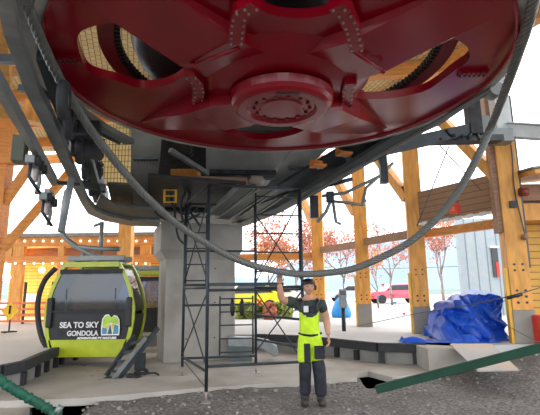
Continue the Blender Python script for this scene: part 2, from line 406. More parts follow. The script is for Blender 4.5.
# ================================================================== BULLWHEEL
WC = V((0.118, 4.701, 3.95)); WR = 2.40
wheel = thing('bullwheel', WC, 'huge dark red drive wheel of the lift overhead, seen from below', 'wheel')
def zp(l, z=3.95): return [(PZ(x, y, z).x, PZ(x, y, z).y) for x, y in l]
holes = [
    [(77.5, 44), (79, 34), (88, 28), (111, 22.5), (130, 21), (148, 25), (170, 39), (182, 50), (196, 62), (201, 69), (184, 76), (170, 84), (150, 88), (135, 87), (118, 81), (101, 77), (88, 71), (81, 57)],
    [(344, 88), (352, 80), (368, 74), (384, 66), (396, 53), (422, 40), (443, 37.5), (461, 42), (469.5, 51), (468, 61), (455, 70), (431, 88), (414, 94), (395, 97.5), (376, 99), (356, 98)],
    [(257, 0), (262, 10), (278, 16.5), (303, 18.5), (325, 15), (338, 9), (345, 0), (352, -30), (345, -60), (303, -75), (258, -60), (250, -30)],
    [(214, 124), (222, 131), (238, 136.5), (256, 139), (275, 138.5), (292, 135), (305, 129), (300, 120), (258, 114), (222, 118)],
]
hp = [smooth2(zp(h), 3) for h in holes]
circ = [(WC.x+WR*cos(2*pi*k/128), WC.y+WR*sin(2*pi*k/128)) for k in range(128)]
o = plate('wheel_plate', circ, hp, 3.95, 4.05, 'red', wheel)
# rim lip, drum side
m = MB(); m.lathe(WC, [(WR-0.015, -0.0), (WR, -0.035), (WR+0.02, -0.035), (WR+0.02, 0.10), (WR-0.015, 0.10)], 128, closed=True); m.build('rim_lip', 'red', wheel)
m = MB(); m.lathe(WC, [(WR+0.02, -0.01), (WR+0.11, -0.03), (WR+0.13, 0.0), (WR+0.05, 0.05), (WR+0.05, 0.12), (WR+0.13, 0.17), (WR+0.11, 0.20), (WR+0.0, 0.2), (WR+0.0, 0.02)], 128, smooth=False, closed=True); m.build('rope_groove', 'liner', wheel)
# centre section and spokes
SP = []
for tx, ty, w0, w1 in ((378, 133, 0.62, 0.36), (148, 128, 0.62, 0.36)): SP.append((PZ(tx, ty, 3.93), w0*1.25, w1, 3.70, 3.735))
for tx, ty in ((118, 0), (470, 12)):
    q = PZ(tx, ty, 3.88)-WC; q.z = 0; SP.append((WC+q.normalized()*2.22, 0.80, 0.66, 3.86, 3.825))
m = MB()
for e, w0, w1, za_, zb_ in SP:
    d = (V((e.x, e.y, 0))-V((WC.x, WC.y, 0))); L_ = d.length; d.normalize(); s_ = V((-d.y, d.x, 0))
    def pt(r, w, z): return [V((WC.x, WC.y, 0))+d*r+s_*k*w/2+V((0, 0, z)) for k in (-1, 1)]
    secs = [(0.33, w0*.6, za_), (0.70, w0, za_+.01), (1.12, w0*0.92, zb_), (L_-0.05, w1, 3.945), (L_+0.03, w1*0.9, 3.952)]
    rings = []
    for r, w, z in secs:
        a, b = pt(r, w, z); a2, b2 = pt(r, w*1.04+0.03, 3.96)
        rings.append([m.bm.verts.new(q) for q in (a2, a, b, b2)])
    for A, B in zip(rings, rings[1:]):
        for i in range(3): m._f([A[i], A[i+1], B[i+1], B[i]])
m.build('spoke_web', 'red', wheel)
m = MB(); m.lathe(WC, [(1.02, 0.005), (0.92, -0.05), (0.76, -0.10), (0.6, -0.14), (0.0, -0.17)], 72, smooth=True); m.build('centre_section', 'red', wheel)
HC = V((WC.x+0.03, WC.y+.02, 3.665))
m = MB(); m.lathe(HC, [(0.60, 0.11), (0.58, 0.03), (0.555, -0.015), (0.52, -0.040), (0.49, -0.045), (0.40, -0.045), (0.37, -0.01), (0.26, -0.01), (0.24, -0.03), (0.0, -0.03)], 64, smooth=False)
hub = m.build('hub_cap', 'red', wheel)
for k in range(14):
    a = 2*pi*k/14; p = HC+V((cos(a)*0.315, sin(a)*0.315, -0.008)); MB().cyl(p, p+V((0, 0, -0.025)), 0.022, 6).build('bolt', 'gear', hub)
m = MB(); a = HC+V((0.0, -0.45, -0.048)); m.obox(a+V((0.05, 0, 0)), (0.12, 0, 0), (0, 0.012, 0), (0, 0, 0.006)); m.build('slot', 'black', hub)
# splice flanges with bolts
def flange(pts, z, h=0.10, n=9):
    pts = [PZ(x, y, z) for x, y in pts]
    fl = MB()
    for a, b in zip(pts, pts[1:]): fl.beam(a+V((0, 0, h/2)), b+V((0, 0, h/2)), 0.13, h)
    f = fl.build('splice_flange', 'red', wheel)
    cp = catmull(pts, 12); L_ = [0]
    for a, b in zip(cp, cp[1:]): L_.append(L_[-1]+(b-a).length)
    for k in range(n):
        s = L_[-1]*(k+.5)/n; i = max(j for j in range(len(L_)) if L_[j] <= s); p = cp[min(i, len(cp)-1)]
        for side in (-1, 1):
            q = p+V((side*0.045, 0, 0.0)); MB().cyl(q+V((0, 0, 0.02)), q+V((0, 0, -0.012)), 0.012, 6).build('bolt', 'redbolt', f)
flange([(236, 45), (238, 24), (242, 14), (256, 7)], 3.74, n=7)
flange([(357, 52), (352, 30), (345, 16), (336, 7)], 3.74, n=8)
flange([(189, 76), (197, 84), (199, 94), (196, 110)], 3.80, n=8)
flange([(351, 84), (348, 92), (347, 102), (347, 113)], 3.80, n=7)
# raised edge bars (light coloured tubes) on the upper spokes
for a, b in (((193, 65), (239, 48)), ((352, 50), (383, 71))):
    A, B = PZ(*a, 3.80), PZ(*b, 3.76); m = MB(); m.tube([A, B], 0.02, 8); m.ball(A if a[0] < 300 else B, 0.03, 5); m.build('lifting_bar', 'red', wheel)
# radial seams on the rim
def seam(a, b, n, z=3.95):
    A, B = PZ(*a, z), PZ(*b, z); m = MB(); m.beam(A+V((0, 0, -0.02)), B+V((0, 0, -0.02)), 0.09, 0.04); f = m.build('seam_bar', 'red', wheel)
    for k in range(n):
        for s in (-1, 1):
            d = (B-A).normalized(); q = A+(B-A)*((k+.5)/n)+V((-d.y, d.x, 0))*0.028*s; MB().cyl(q+V((0, 0, -0.03)), q+V((0, 0, -0.055)), 0.011, 6).build('bolt', 'drum', f)
seam((458, 72), (487, 71), 6); seam((54, 57), (79, 57), 5)
# ring gear with teeth
m = MB(); m.lathe(WC, [(1.80, 0.26), (1.96, 0.26), (1.96, 0.34), (1.80, 0.34)], 120, closed=True)
rg = m.build('ring_gear', 'gear', wheel)
m = MB()
for k in range(150):
    a = 2*pi*k/150; e = V((cos(a), sin(a), 0)); m.obox(WC+e*1.775+V((0, 0, 0.30)), e*0.035, V((-e.y, e.x, 0))*0.019, (0, 0, 0.04))
tag(m.build('gear_teeth', 'black', wheel), 'black teeth inside the red ring', kind='stuff')
# black housing above the wheel
GH = V((WC.x-.33, WC.y+.22, 4.22))
hs = thing('gearbox_housing', GH, 'big black round gearbox housing above the red wheel, seen through its openings', 'gearbox')
m = MB(); m.lathe(GH, [(0.0, 0.02), (1.1, 0.02), (1.32, 0.08), (1.40, 0.25), (1.40, 0.55), (1.2, 0.65), (0, 0.65)], 64, smooth=True); m.build('drum', 'drum', hs)
m = MB()
for k in range(10):
    a = 2*pi*k/10; e = V((cos(a), sin(a), 0)); m.beam(GH+e*0.3+V((0, 0, .015)), GH+V((0, 0, .04))+e*1.2, 0.05, 0.04)
m.build('stiffening_rib', 'drum', hs)
MB().box(WC.x-1.1, WC.y+1.2, 4.35, WC.x+1.25, WC.y+2.6, 4.42).build('cover_plate', 'black', hs)
MB().box(WC.x-1.5, WC.y-2.6, 4.40, WC.x+1.5, WC.y-1.0, 4.47).build('cover_plate', 'black', hs)
m = MB(); m.cyl((WC.x, WC.y, 4.05), (WC.x, WC.y, 4.26), 0.3, 24); m.build('shaft', 'dsteel', hs)

# ================================================================== STATION FRAME
fr = thing('station_frame', (-1.2, 8, 3.1), 'grey steel frame of the lift station carrying the red wheel', 'steel frame')
ZF = 3.12
def zf(y):   # underside height of the frame, which climbs towards the wheel
    t_ = max(0, min(1, (226-y)/101.0)); return 3.10+0.98*t_
def L3(l, z):
    if callable(z): return [PZ(x, y, z(y)) for x, y in l]
    return [PZ(x, y, z) for x, y in l]
# left main beam (underside and inner web)
def beam_from_px(name, outer, inner, z, h, material, parent=fr, lab=None):
    """flat bottomed box girder: outer and inner bottom edges given by image points on the plane z"""
    A, B = L3(outer, z), L3(inner, z); m = MB()
    lo = [m.bm.verts.new(p) for p in A]; li = [m.bm.verts.new(p) for p in B]
    ho = [m.bm.verts.new(p+V((0, 0, h))) for p in A]; hi = [m.bm.verts.new(p+V((0, 0, h))) for p in B]
    for i in range(len(A)-1):
        m._f([lo[i], lo[i+1], li[i+1], li[i]]); m._f([ho[i], ho[i+1], hi[i+1], hi[i]])
        m._f([lo[i], lo[i+1], ho[i+1], ho[i]]); m._f([li[i], li[i+1], hi[i+1], hi[i]])
    m._f([lo[0], li[0], hi[0], ho[0]]); m._f([lo[-1], li[-1], hi[-1], ho[-1]])
    o = m.build(name, material, parent)
    if lab: o['label'] = lab
    return o
zl = lambda y: 3.12+0.55*max(0, min(1, (205-y)/160))
beam_from_px('side_beam', [(-8, -20), (4, 36), (26, 94), (40, 121), (62, 165), (81, 203), (88, 214), (104, 221), (131, 226), (160, 227)],
             [(8, -20), (20, 38), (40, 94), (53, 119), (71, 163), (88, 202), (95, 210), (108, 216), (132, 221), (160, 222)], zl, 0.10, 'steel2')
beam_from_px('side_beam', [(492, 90), (440, 125), (420, 134), (380, 158), (318, 193), (280, 213), (240, 228)],
             [(485, 84), (432, 114), (412, 124), (374, 149), (314, 186), (277, 208), (238, 223)], lambda y: zf(y)+0.02, 0.07, 'steel')
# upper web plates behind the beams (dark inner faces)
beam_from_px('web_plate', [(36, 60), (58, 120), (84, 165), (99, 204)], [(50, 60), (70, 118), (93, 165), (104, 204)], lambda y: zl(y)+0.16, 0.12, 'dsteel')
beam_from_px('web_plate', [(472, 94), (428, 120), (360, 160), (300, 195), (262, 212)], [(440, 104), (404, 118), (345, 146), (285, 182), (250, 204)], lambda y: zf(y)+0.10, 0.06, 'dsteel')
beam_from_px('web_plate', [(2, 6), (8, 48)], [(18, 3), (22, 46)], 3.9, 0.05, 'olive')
# end plate joining both sides (rounded nose)
beam_from_px('nose_plate', [(95, 208), (112, 219), (135, 224), (160, 225)], [(100, 196), (116, 205), (135, 208), (160, 210)], ZF+0.06, 0.04, 'steel')
beam_from_px('nose_plate', [(112, 205), (133, 208)], [(107, 184), (131, 185)], ZF+0.35, 0.04, 'olive', lab='olive brown panel')
beam_from_px('dark_backing', [(148, 222), (238, 228)], [(148, 176), (246, 184)], 3.5, 0.05, 'mech')  # added dark backing: stands in for shade, hides bright sky slits
# two main girders along the axis, rising over the back of the wheel
zg = lambda y: 3.28+1.0*max(0, min(1, (222-y)/90))
beam_from_px('main_girder', [(130, 116), (131, 160), (132, 222)], [(163, 116), (160, 160), (151, 222)], zg, 0.28, 'galv')
beam_from_px('main_girder', [(300, 138), (268, 184), (246, 208), (236, 218)], [(345, 132), (300, 175), (262, 207), (246, 221)], zg, 0.28, 'galv')
for a, b in (((133, 159), (158, 159)), ((288, 168), (306, 168))):   # bolted splices
    zz = zg(a[1])-0.012
    A, B = PZ(*a, zz), PZ(*b, zz); m = MB(); m.beam(A, B, 0.10, 0.03); s_ = m.build('splice_plate', 'steel', fr)
    for k in range(8):
        for w in (-0.03, 0.03):
            q = A+(B-A)*((k+.5)/8)+V((0, w, -0.01)); MB().cyl(q, q+V((0, 0, -0.025)), 0.014, 6).build('bolt', 'mech', s_)
# cross panel between girders
beam_from_px('cross_panel', [(206, 174), (240, 176), (268, 177)], [(206, 138), (240, 142), (300, 140)], zg, 0.05, 'galv', lab='light grey sheet')
beam_from_px('cross_panel', [(150, 188), (284, 188)], [(148, 118), (305, 118)], lambda y: zg(y)+.45, 0.04, 'mech')  # dark plate, widened leftwards to darken a bright slit of sky
m = MB(); A, B = PZ(210, 172, zg(172)-.05), PZ(276, 173, zg(173)-.05); m.beam(A, B, 0.10, 0.08); m.build('cross_member', 'mech', fr)
m = MB(); m.beam(PZ(160, 178, 3.72), PZ(275, 178, 3.72), 0.12, 0.05); m.build('cross_member', 'steel', fr)
m = MB(); m.beam(PZ(170, 150, 4.0), PZ(208, 174, 3.75), 0.08, 0.08); m.build('diagonal_strut', 'steel2', fr)
for (a, b, w, h, z1, z2, mt) in (
    ((60, 104), (104, 190), .08, .12, 3.75, 3.5, 'dsteel'), ((92, 134), (106, 206), .06, .12, 3.95, 3.4, 'steel'), ((78, 122), (96, 200), .08, .14, 4.0, 3.6, 'mech'),
    ((70, 145), (103, 150), .18, .25, 3.5, 3.5, 'mech'), ((80, 184), (104, 188), .12, .12, 3.4, 3.4, 'steel'),
    ((58, 128), (100, 130), .12, .2, 3.6, 3.6, 'mech'), ((90, 165), (104, 200), .18, .3, 3.65, 3.55, 'dsteel'),
    ((346, 150), (352, 168), .08, .10, 3.95, 3.7, 'steel'), ((286, 148), (258, 180), .30, .05, 4.35, 4.1, 'mech'),
    ((165, 196), (235, 196), .5, .12, 3.7, 3.7, 'dsteel'), ((165, 210), (232, 212), .4, .15, 3.5, 3.5, 'mech')):
    m = MB(); m.beam(PZ(*a, z1), PZ(*b, z2), w, h); m.build('cross_brace', mt, fr)
# curved guide band outside the wheel on the left
cg = thing('curved_guide_rail', (WC.x-2.2, WC.y, 3.8), 'curved grey guide rail hugging the left side of the red wheel', 'rail')
pts = [PZ(x, y, 3.9) for x, y in ((18, -34), (22, 0), (26, 32), (34, 60), (46, 79), (62, 96), (82, 113), (104, 128), (130, 142))]
cp = catmull(pts, 6); m = MB()
for a, b in zip(cp, cp[1:]): m.beam(a, b+(b-a)*0.06, 0.15, 0.08)
m.build('rail_band', 'steel2', cg)
m = MB()
for a, b in zip(cp, cp[1:]): m.beam(a+V((-0.14, -.05, 0.02)), b+V((-0.14, -.05, 0.02)), 0.03, 0.16)
m.build('rail_web', 'steel', cg)
for i in (6, 18, 28):
    m = MB(); m.beam(cp[i], cp[i]+V((-0.5, 0.15, 0.1)), 0.08, 0.08); m.build('support_arm', 'dsteel', cg)
# right guide tube alongside the wheel
rt = thing('guide_tube', PZ(400, 140, 3.5), 'straight grey tube running below the wheel rim to the right post', 'tube')
m = MB(); m.tube([PZ(300, 200, 3.3), PZ(420, 132, 3.85), PZ(491, 90, 3.9)], 0.035, 10); m.build('tube', 'steel2', rt)
m = MB(); q = PZ(494, 91, 3.9); m.cyl(q+V((0, -0.08, 0)), q+V((0, 0.08, 0)), 0.085, 16); m.build('end_collar', 'steel2', rt)

# machinery bits on the left, between beam and girder
def lump(name, px, py, z, label, cat, parts, group=None):
    c = PZ(px, py, z); t = thing(name, c, label, cat, group)
    for nm, mt, f in parts: f(c).build(nm, mt, t, bevel=0.006)
    return t
for i, (px, py, z, lab) in enumerate((
        (74, 136, 3.85, 'dark drive motor hanging above the left steel beam'),
        (92, 172, 3.6, 'dark drive motor above the curved end of the left steel beam'),
        (184, 153, 4.15, 'dark drive motor between the grey girder and the wheel rim'),
        (372, 153, 3.95, 'dark drive motor above the right steel beam under the rim'))):
    def mot(c): return MB().tube([c+AX*k for k in (-.26, -.24, -.2, .18, .22)], [.06, .11, .13, .13, .07], 16)
    def fins(c):
        m = MB()
        for k in range(7): m.lathe(c+AX*(-.17+.05*k), [(.13, -.008), (.155, -.008), (.155, .008), (.13, .008)], 20, axis=AX, closed=True)
        return m
    lump('drive_motor', px, py, z, lab, 'motor', [('casing', 'mech', mot), ('cooling_fins', 'mech', fins), ('terminal_box', 'dsteel', lambda c: MB().obox(c+V((.12, 0, .02)), (.05, 0, 0), (0, .07, 0), (0, 0, .06))), ('mounting_foot', 'dsteel', lambda c: MB().obox(c+V((0, 0, .16)), (.14, 0, 0), (0, .14, 0), (0, 0, .03)))], 'drive motors in the station frame')
# orange safety bits
def bracket(px, py, z, lab):
    lump('orange_bracket', px, py, z, lab, 'bracket', [('plate', 'orange', lambda c: MB().obox(c, BX*.12, AX*.10, (0, 0, .02)).obox(c+AX*.08+V((0, 0, .06)), BX*.12, AX*.015, (0, 0, .06))), ('stud', 'steel2', lambda c: MB().cyl(c+V((0, 0, -.06)), c+V((0, 0, .06)), .02, 8))])
bracket(318, 166, 3.65, 'orange metal bracket beside the right girder below the rim'); bracket(344, 154, 3.85, 'orange metal bracket farther right on the beam, nearest the rim'); 
bracket(184, 178, 3.8, 'orange metal bracket above the brown plank left of centre')
# line of tyres (rubber wheels) between the rails
for i, (px, py) in enumerate(((64, 100), (70, 122), (80, 150), (86, 168), (92, 186))):
    c = PZ(px, py, 3.45); t = thing('conveyor_tyre', c, 'black conveyor tyre inside the left steel beam', 'tyre', 'conveyor tyres inside the left steel beam')
    m = MB(); m.lathe(c, [(.10, -.05), (.17, -.045), (.19, -.02), (.19, .02), (.17, .045), (.10, .05)], 28, axis=BX, smooth=True, closed=True); m.build('tyre', 'rubber', t)
    m = MB(); m.lathe(c, [(.02, -.03), (.10, -.03), (.10, .03), (.02, .03)], 20, axis=BX, closed=True); m.build('rim', 'steel2', t)
# gold soffit screen at the far end
m = MB(); A = PY(99, 186, 11.6); B = PY(134, 186, 11.6)
m.box(A.x, 11.6, A.z, B.x+0.1, 11.65, 6.2); o = m.build('wall_screen', 'goldv'); struct(o)

# ------------------------------------------------------------------ left outer rail & grips
orl = thing('outer_rail', PZ(30, 130, 3.2), 'narrow grey outer rail at the far left edge, running beside the big beam', 'rail')
A, B = PZ(-24, 55, 3.2), PZ(54, 186, 3.15)
m = MB(); m.channel(A+V((0, 0, .07)), B+V((0, 0, .07)), 0.07, 0.13, 0.012); m.build('channel', 'steel2', orl)
m = MB(); m.beam(PZ(-10, 62, 3.3), PZ(57, 182, 3.3), 0.04, 0.05); m.build('rubber_edge', 'rubber', orl)
m = MB(); m.tube([PZ(72, 178, 3.15), PZ(67, 200, 2.85), PZ(61, 232, 2.4)], 0.045, 8); m.build('hanging_strut', 'steel2', orl)
m = MB(); m.beam(PZ(58, 183, 3.2), PZ(80, 184, 3.2), 0.06, 0.05); m.build('tie_bar', 'dsteel', orl)
MB().obox(PZ(20, 150, 3.3), BX*.07, AX*.10, (0, 0, .16)).build('end_box', 'olive', orl, bevel=.01)
def grip(c, lab, s=1.0, rt=1):
    t = thing('cable_grip', c, lab, 'grip', None)
    e, f = BX*rt, AX
    m = MB(); m.obox(c, e*.05*s, f*.28*s, (0, 0, .05*s)); m.obox(c+f*.1*s+V((0, 0, .09*s)), e*.04*s, f*.12*s, (0, 0, .06*s)); m.build('grip_body', 'steel2', t, bevel=.01)
    for k in (-.2, .02, .2):
        MB().lathe(c+f*k*s+e*.07*s, [(.01, -.02*s), (.06*s, -.02*s), (.06*s, .02*s), (.01, .02*s)], 16, axis=e, closed=True).build('roller', 'rubber', t)
    m = MB(); m.tube([c+f*.2*s, c+f*.32*s+V((0, 0, -.12*s)), c+f*.2*s+V((0, 0, -.3*s))], .025*s, 8); m.build('lever', 'steel2', t)
    m = MB(); m.tube([c-f*.2*s, c-f*.25*s+V((0, 0, -.2*s)), c-f*.1*s+e*.1*s+V((0, 0, -.36*s))], .02*s, 8); m.build('fork', 'dsteel', t)
    m = MB(); m.lathe(c+V((0, 0, -.1*s)), [(.03*s, -.1*s), (.045*s, -.1*s), (.045*s, .06*s), (.03*s, .06*s)], 12, closed=True); m.build('spring', 'redbolt', t)
    return t
grip(PZ(35, 165, 3.1), 'steel cable grip with rollers on the outer left rail, upper of two', 1.0)
grip(PZ(47, 200, 2.95), 'steel cable grip hanging below the end of the outer left rail', 1.1)
# right switch mechanism below right beam
rm = thing('switch_mechanism', PZ(345, 200, 3.0), 'grey lever mechanism hanging below the right steel beam, before the timber posts', 'mechanism')
for nm, pl, r in (('arm', [(322, 196), (345, 193), (380, 176), (393, 163)], .03), ('arm', [(330, 201), (350, 203), (362, 205), (366, 200)], .028), ('lever', [(331, 200), (326, 212), (317, 222)], .032),
                  ('lever', [(333, 202), (336, 222), (341, 224)], .03), ('arm', [(362, 206), (366, 188), (384, 172)], .03), ('link', [(329, 185), (352, 179)], .04)):
    MB().tube([PY(x, y, 8.0) for x, y in pl], r, 8).build(nm, 'steel2' if nm != 'link' else 'dsteel', rm)
MB().obox(PY(330, 197, 8.0), (.07, 0, 0), (0, .06, 0), (0, 0, .10)).build('pivot_block', 'dsteel', rm, bevel=.01)
MB().obox(PY(383, 165, 7.2), (.06, 0, 0), (0, .06, 0), (0, 0, .32)).build('dark_post', 'dsteel', rm)
MB().obox(PY(314, 207, 8.6), (.08, 0, 0), (0, .06, 0), (0, 0, .22)).build('dark_post', 'dsteel', rm)

# upper right steelwork : cross arm and post carrying the rail
ur = thing('rail_support', PY(478, 140, 8.0), 'grey steel bracket joining the rail to the big timber post on the right', 'bracket')
MB().channel(PY(506, 130, 8.6), PY(506, 130, 8.6)+(PY(566, 134, 8.2)-PY(506, 130, 8.6))*3, .16, .30, .02, I=True).build('cross_arm', 'galv', ur)
MB().obox(PY(499, 104, 8.7), (.16, 0, 0), (0, .12, 0), (0, 0, .75)).build('upright', 'galv', ur, bevel=.01)
MB().obox(PY(498, 137, 8.6), (.24, 0, 0), (0, .16, 0), (0, 0, .14)).build('gusset_box', 'steel2', ur, bevel=.01)
MB().beam(PY(430, 141, 8.2), PY(500, 139, 8.4), .25, .12).build('cross_beam', 'dsteel', ur)
MB().beam(PY(380, 150, 7.9), PY(470, 130, 8.2), .18, .22).build('cross_beam', 'dsteel', ur)
MB().obox(PY(473, 118, 8.2), (.12, 0, 0), (0, .12, 0), (0, 0, .36)).build('dark_block', 'mech', ur, bevel=.01)
MB().obox(PY(483, 126, 8.4), (.10, 0, 0), (0, .1, 0), (0, 0, .18)).build('pale_box', 'steel2', ur, bevel=.01)
for k in range(7):
    q = PY(440+k*8+random.uniform(-2, 2), 136+random.uniform(-8, 5), 8.0); MB().cyl(q, q+V((random.uniform(-.1, .1), .05, random.uniform(-.15, .15))), .035, 8).build('fitting', 'mech', ur)

# ------------------------------------------------------------------ under-station platform planks, timber, hoses
bp_ = thing('timber_plank', PY(204, 182, 7.9), 'brown timber plank laid across the top of the scaffold', 'plank')
MB().beam(PY(161, 180.5, 7.9), PY(247, 183, 7.9), .25, .14).build('plank', 'wooddark', bp_)
for i, (a, b) in enumerate((((284, 189), (238, 222)), ((266, 188), (222, 218)), ((246, 187), (214, 214)))):
    t = thing('walkway_plank', PZ(*a, 3.2), ['long grey metal walkway plank under the station, rightmost of three', 'long grey metal walkway plank under the station, middle of three', 'long grey metal walkway plank under the station, leftmost of three'][i], 'plank', None)
    A, B = PZ(*a, 3.3), PZ(*b, 3.2)
    MB().beam(A, B, .26, .04).build('deck', 'steel', t)
    d = (B-A).normalized(); s_ = V((d.y, -d.x, 0))
    for k in (-1, 1): MB().beam(A+s_*.14*k, B+s_*.14*k, .03, .08).build('edge_rail', 'steel2', t)
hs_ = [[(187, 188), (181, 205), (184, 222), (190, 205), (188, 190)], [(192, 186), (188, 206), (196, 220), (200, 226)], [(170, 190), (174, 208), (186, 214), (198, 208)], [(150, 196), (158, 215), (180, 222), (200, 214)],
       [(178, 186), (175, 214), (178, 236), (184, 244)]]
for i, h in enumerate(hs_):
    o = MB().tube(catmull([PY(x, y, 8.3+.1*i) for x, y in h], 6), .022, 8).build('hydraulic_hose', 'rubber'); own(o)
    tag(o, 'black hydraulic hose looping beneath the station left of the scaffold top', 'hose', 'black hoses below the station')
yp = thing('yellow_ladder', PY(166, 192, 8.1), 'small yellow caged ladder beside the hoses under the station', 'ladder')
for x in (164.5, 176): MB().tube([PY(x, 176, 8.1), PY(x, 203, 8.1)], .022, 8).build('stile', 'yellow', yp)
m = MB()
for y in (184, 190, 196, 202): m.tube([PY(164.5, y, 8.1), PY(176, y, 8.1)], .014, 6)
m.build('rungs', 'yellow', yp)
wd = thing('wooden_crate', PY(186, 178, 8.8), 'pale wooden block behind the brown plank', 'block'); MB().obox(PY(186, 177, 8.8), (.28, 0, 0), (0, .2, 0), (0, 0, .12)).build('block', 'wood', wd, bevel=.01)
cl = thing('canvas_bag', PY(258, 176, 8.2), 'tan canvas bag with grey lid perched beneath the right girder', 'bag')
MB().tube([PY(256, 186, 8.2), PY(257, 180, 8.2), PY(258, 174, 8.2)], [.12, .16, .12], 14).build('bag', 'board', cl)
MB().lathe(PY(266, 174, 8.2), [(.05, -.015), (.14, -.015), (.14, .015), (.05, .015)], 20, closed=True).build('lid', 'steel2', cl)

# ================================================================== HAUL ROPE
def rpt(x, y, r): # point at range factor: on the ray with world Y = r
    return PY(x, y, r)
ropep = [rpt(16, -22, 3.0), rpt(26, 2, 3.15), rpt(35, 25, 3.35), rpt(44, 47, 3.6), rpt(56, 72, 3.9), rpt(72, 100, 4.25), rpt(91, 130, 4.6), rpt(110, 155, 4.9), rpt(131, 180, 5.2), rpt(154, 204, 5.5), rpt(177, 224, 5.8), rpt(203, 241, 6.0), rpt(229, 256, 6.15), rpt(255, 266, 6.25), rpt(279, 271.5, 6.3), rpt(300, 274, 6.3), rpt(326, 273, 6.3), rpt(352, 269, 6.2), rpt(380, 258, 6.05), rpt(408, 243, 5.9), rpt(434, 221, 5.7), rpt(456, 194, 5.5), rpt(476, 160, 5.3), PZ(492, 124, 3.60), PZ(506, 88, 3.72), PZ(518, 54, 3.82), PZ(529, 20, 3.88), PZ(535, -10, 3.9), PZ(536, -30, 3.9)]
rc = catmull(ropep, 20)
def rope_mesh(pts, R, r, strands, pitch, name, parent, matl):
    m = MB(); L_ = 0; frames = []; prev = None
    for i, p in enumerate(pts):
        d = (pts[min(i+1, len(pts)-1)]-pts[max(i-1, 0)]).normalized()
        a = d.orthogonal().normalized() if prev is None else (prev-d*prev.dot(d)).normalized()
        prev = a; frames.append((p, a, d.cross(a), L_)); L_ += (pts[min(i+1, len(pts)-1)]-p).length
    for s in range(strands):
        m.tube([p+(a*cos(2*pi*(l/pitch+s/strands))+b*sin(2*pi*(l/pitch+s/strands)))*R for p, a, b, l in frames], r, 6)
    return m.build(name, matl, parent)
rope = thing('haul_rope', ropep[13], 'thick twisted steel haul rope sagging from the wheel, steadied by the worker', 'rope')
rope_mesh(rc, .029, .020, 6, .42, 'strand_bundle', rope, 'rope')

# ================================================================== CONCRETE PIER
pa, pb = PZ(163, 364, Z1), PZ(235, 359, Z1)
pier = thing('concrete_pier', (pa+pb)/2, 'square grey concrete pier under the station behind the scaffold', 'pier')
d = V((pb.x-pa.x, pb.y-pa.y, 0)); d.normalize(); n = V((-d.y, d.x, 0)); w = (pb-pa).length
c = (pa+pb)/2+n*0.6; c.z = 0
MB().obox(c+V((0, 0, (Z1+2.45)/2)), d*w/2, n*.6, (0, 0, (2.45-Z1)/2)).build('shaft', 'conc', pier, bevel=.02)
top = MB(); cc = c+V((0, 0, 0))
def rr(s, s2, z): return [cc+d*s*a+n*s2*b+V((0, 0, z)) for a, b in ((-1, -1), (1, -1), (1, 1), (-1, 1))]
q = [rr(w/2, .6, 2.30), rr(w/2+.14, .72, 2.5), rr(w/2+.14, .72, 3.1)]
vs = [[top.bm.verts.new(p) for p in r] for r in q]
for A, B in zip(vs, vs[1:]):
    for i in range(4): top._f([A[i], A[(i+1) % 4], B[(i+1) % 4], B[i]])
top._f(vs[-1]); top._f(list(reversed(vs[0])))
top.build('capital', 'conc', pier, bevel=.01)
m = MB()
for k in range(3):
    zz = 0.6+k*.75
    for s in (-.5, .5): m.cyl(c-n*.601+d*w*.33*s*1.2+V((0, 0, zz)), c-n*.597+d*w*.33*s*1.2+V((0, 0, zz)), .018, 8)
m.build('tie_holes', 'rubber', pier)

# ================================================================== SCAFFOLD
sc = thing('scaffold_tower', PZ(240, 390, Z1), 'dark steel scaffold tower standing in front of the concrete pier', 'scaffold')
F1 = PZ(206, 403, .02); F4 = PZ(305, 394, .05); B2 = PZ(182, 376, Z1); B3 = PZ(256, 373, Z1)
ZT = PY(201, 184, F1.y).z
T = {k: V((p.x, p.y, ZT)) for k, p in (('F1', F1), ('F4', F4), ('B2', B2), ('B3', B3))}
lab = {'F1': F1, 'F4': F4, 'B2': B2, 'B3': B3}
for k, p in lab.items():
    st = MB().tube([p+V((0, 0, .12)), T[k]], .026, 10).build('standard', 'dsteel', sc)
    m = MB(); m.tube([p, p+V((0, 0, .18))], .016, 8); m.obox(p+V((0, 0, .006)), (.07, 0, 0), (0, .07, 0), (0, 0, .006)); m.lathe(p+V((0, 0, .14)), [(.015, -.02), (.045, -.015), (.045, .015), (.015, .02)], 10); m.build('screw_jack', 'redbolt', st)
def hb(a, b, z, r=.021, nm='ledger'):
    A, B = V(lab[a]), V(lab[b]); A.z = B.z = z; return MB().tube([A, B], r, 8).build(nm, 'dsteel', sc)
for z in (ZT-.02, 1.62, .52): hb('F1', 'F4', z)
for z in (ZT-.02, 2.35, 1.72, 1.35, .42): hb('B2', 'B3', z)
for z in (ZT-.02, 1.66, .45): hb('F1', 'B2', z)
for z in (ZT-.02, 1.66, 1.15, .72): hb('F4', 'B3', z)
for (a, b) in (('F1', 'B2'), ('F4', 'B3')):
    for z0, z1 in ((.5, 1.6), (1.75, ZT-.2)):
        A, B = V(lab[a]), V(lab[b])
        for q in ((z0, z1), (z1, z0)): MB().tube([V((A.x, A.y, q[0])), V((B.x, B.y, q[1]))], .012, 6).build('cross_brace', 'dsteel', sc)
